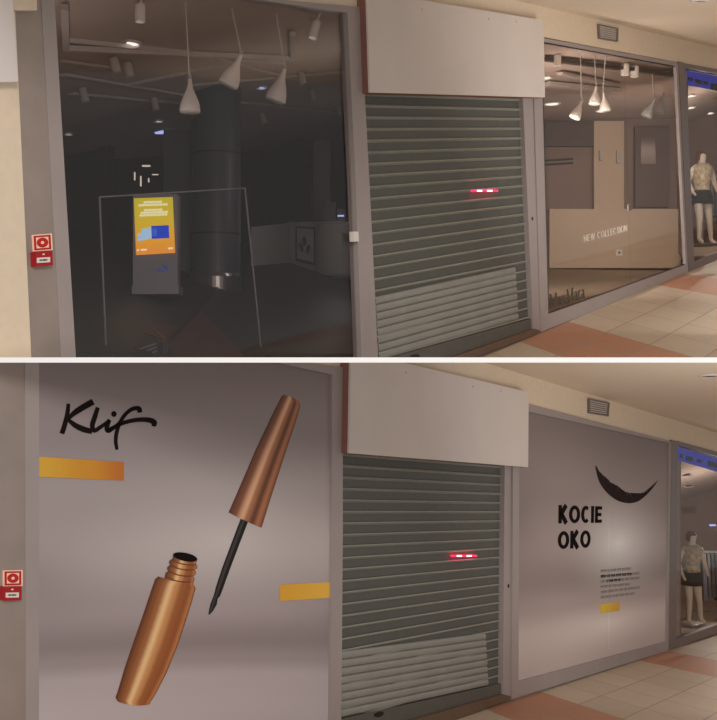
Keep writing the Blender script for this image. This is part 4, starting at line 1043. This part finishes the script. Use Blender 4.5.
for (xa, ya, xb, yb, b0, b1) in ((601, 571.0, 631.5, 568.6, 9, 9), (601, 576.4, 640.6, 573.2, 0, .78), (601, 581.6, 640, 577.8, .14, .5), (601, 586.8, 631, 584.0, 9, 9), (601, 592.2, 640.5, 587.2, 9, 9), (601, 597.4, 636, 593.2, 9, 9)):
    x = xa; L = xb - xa
    while x < xb - .5:
        word = random.choice([3, 4, 5, 6, 7])
        for c in range(word):
            w = random.choice([.45, .7, .85])
            if x + w > xb: break
            y = ya + (yb - ya) * (x - xa) / L; h = 1.35; u = (x - xa) / L
            T = bd if b0 <= u <= b1 else gr
            fpoly(T, [(x, y - h), (x + w * .42, y - h), (x + w * .42, y + h), (x, y + h)], NP, .003)
            if w > .6: fpoly(T, [(x + w * .42, y - h + random.choice([0, 1.1, 2.1])), (x + w, y - h + random.choice([0, .2])), (x + w, y - h + .8), (x + w * .42, y - h + random.choice([.9, 1.9, 2.6]))], NP, .003)
            x += w + .22
        x += .6
obj('paragraph', gr, M['greyink'], pB)['label'] = 'small grey printed lines of text'
obj('paragraph', bd, M['ink'], pB)['label'] = 'small bold printed words'
bm = NB(); fpoly(bm, [(600.6, 604.3), (619.6, 601.7), (619.6, 610.6), (600.6, 613.6)], NP, .004, 0, UQ); obj('gold_square', bm, M['gold3'], pB)['label'] = 'small yellow block under the text'
vent('lower', [(589, 398.2), (609.8, 402.7), (609, 416.5), (589.2, 413.2)])
bm = NB(); fpoly(bm, [(671.4, 439.8), (677.2, 441.4), (675, 648.5), (668.8, 651.4)], .035, .1); struct(obj('trim_7', bm, M['post']))
w6 = sthing('window_6', P(740, 620), 'next shop window at the right edge of the lower storey')
bm = NB(); frame_ring(bm, [(677, 440.8), (845, 487), (845, 588), (675, 648.5)], [(678, 445), (840, 492), (840, 580), (676.2, 639.6)], .02, .12); obj('frame', bm, M['post'], w6)
obj('pane', pane_quad([(677.5, 444), (843, 490), (843, 584), (675.8, 641)], -.03), M['glass2'], w6)
fire_set('lower', [(3.5, 570.4), (22.7, 570), (22.7, 586), (3.5, 586.5)], [(4.4, 587), (21.8, 586.6), (21.6, 600.2), (4.4, 600.8)], (6, 592.4, 19, 597.4, .3))
fl6, ce6 = next_shop('L', 363, 681)
next_items('L', fl6, ce6, dict(band=[(679, 447.5), (760, 470), (760, 484), (679, 460)], letters=[(681, 454, 683, 458), (687, 456, 693, 460.5), (698, 459, 702, 462), (709, 461, 717, 466)],
    dl=[(685, 475), (687, 486), (712, 522)], rack=(712, 600)), (692, 625, 531, 23.4))
bm = NB(); Yx = 27.; fbox(bm, 677.6, 488, 679.8, 493, 23.5, .05); tag(obj('wall_light', bm, M['bluelamp']), 'small bright white light beside the post in the lower far right shop', 'wall light')
bm = NB(); fbox(bm, 710, 524.6, 716, 526.2, 27, .05); tag(obj('light_bar', bm, M['bluelamp']), 'bright bluish light bar behind the lower mannequin', 'light bar')
HALF = None
# downlights of the mall ceilings
p = PC_L.hit(709.5, 375.6); nL = -PC_L.n if PC_L.n.z > 0 else PC_L.n
downlight(p, .15, 'round ceiling downlight near the right edge under the lower ceiling', 'dframe', nL)
p = PC_U.hit(699, .5); nU = -PC_U.n if PC_U.n.z > 0 else PC_U.n
downlight(p, .13, 'round ceiling downlight at the top right of the upper ceiling', 'dframe', nU)

# slab between the storeys
bm = NB(); Yf = 7.02
pl = [Vector((-3.2, Yf, SLAB_T)), Vector((4.2, Yf, SLAB_T)), Vector((14, 26, SLAB_T)), Vector((14, 33, SLAB_T)), Vector((-7.5, 33, SLAB_T)), Vector((-7.5, 12, SLAB_T))]
prism(bm, pl, Vector((0, 0, -2 * SLAB_T))); struct(obj('floor_slab', bm, M['slab']), 'white slab edge between the two storeys')

# ------------------------------------------------------------------ lights
def area(name, loc, target, size, energy, color, sy=None):
    l = bpy.data.lights.new(name, 'AREA'); l.energy = energy; l.color = color; l.size = size; l.shape = 'RECTANGLE'; l.size_y = sy or size
    o = bpy.data.objects.new(name, l); C.objects.link(o); o.location = loc
    o.rotation_euler = (Vector(target) - Vector(loc)).to_track_quat('-Z', 'Y').to_euler(); return o
WARM = (1, .945, .895)
area('mall_light_upper', (5, -14, 7), (3, 14, 2), 5.0, 2600, WARM)
area('mall_light_lower', (5, -13, -2.6), (3, 14, -1.5), 4.0, 700, WARM)
area('cove_light_upper', (5.2, 12.5, 1.6), (6.5, 16, 6), 3.0, 120, WARM)  # uplight added out of view to brighten the upper ceiling
area('cove_light_lower', (5, 11.5, -2.6), (6.5, 15, 0), 3.0, 75, WARM)  # uplight added out of view to brighten the lower ceiling
def point(name, loc, e, c, r=.012):
    l = bpy.data.lights.new(name, 'POINT'); l.energy = e; l.color = c; l.shadow_soft_size = r
    o = bpy.data.objects.new(name, l); C.objects.link(o); o.location = loc; return o
point('shop_lamp_dark', at(51, 150, 8.9), 12, (1, .93, .88))  # two fill lights added behind the window frames to lift the dark shop
point('shop_lamp_dark', at(364, 150, 13.2), 14, (1, .93, .88))
point('shop_lamp_counter', at(363.5, 215, FL.hit(340, 276).y - 2.2), 5, (1, .95, .9))  # fill light added out of sight to brighten the counter
area('shop_lamp_right', at(536, 180, 18), at(600, 165, 26), .5, 78, (1, .94, .89))  # three fill lights added behind the posts to brighten the right shop
area('shop_lamp_right', at(536, 210, 17.5), CE2.hit(600, 75), .5, 60, (1, .94, .89))
area('shop_lamp_right', at(682.5, 150, 22.6), at(600, 200, 26), .5, 60, (1, .9, .8))
point('shop_lamp_next', at(722, 150, 26), 120, (1, .95, .88))  # fill lights added past the view edge to brighten both next shops
point('shop_lamp_next', at(722, 530, 26), 120, (1, .95, .88))
w = bpy.data.worlds.new('mall_ambient'); S.world = w; w.use_nodes = True
bg = w.node_tree.nodes['Background']; bg.inputs[0].default_value = (.93, .89, .86, 1); bg.inputs[1].default_value = .42

cam = bpy.data.cameras.new('camera'); cam.sensor_fit = 'HORIZONTAL'; cam.sensor_width = 36; cam.lens = F / 717 * 36; cam.clip_end = 200
co = bpy.data.objects.new('camera', cam); C.objects.link(co); co.location = (0, 0, 0); co.rotation_euler = (math.pi / 2, 0, 0)
S.camera = co
S.view_settings.view_transform = 'Standard'; S.view_settings.look = 'None'; S.view_settings.exposure = 0; S.view_settings.gamma = 1
S.view_settings.use_curve_mapping = False
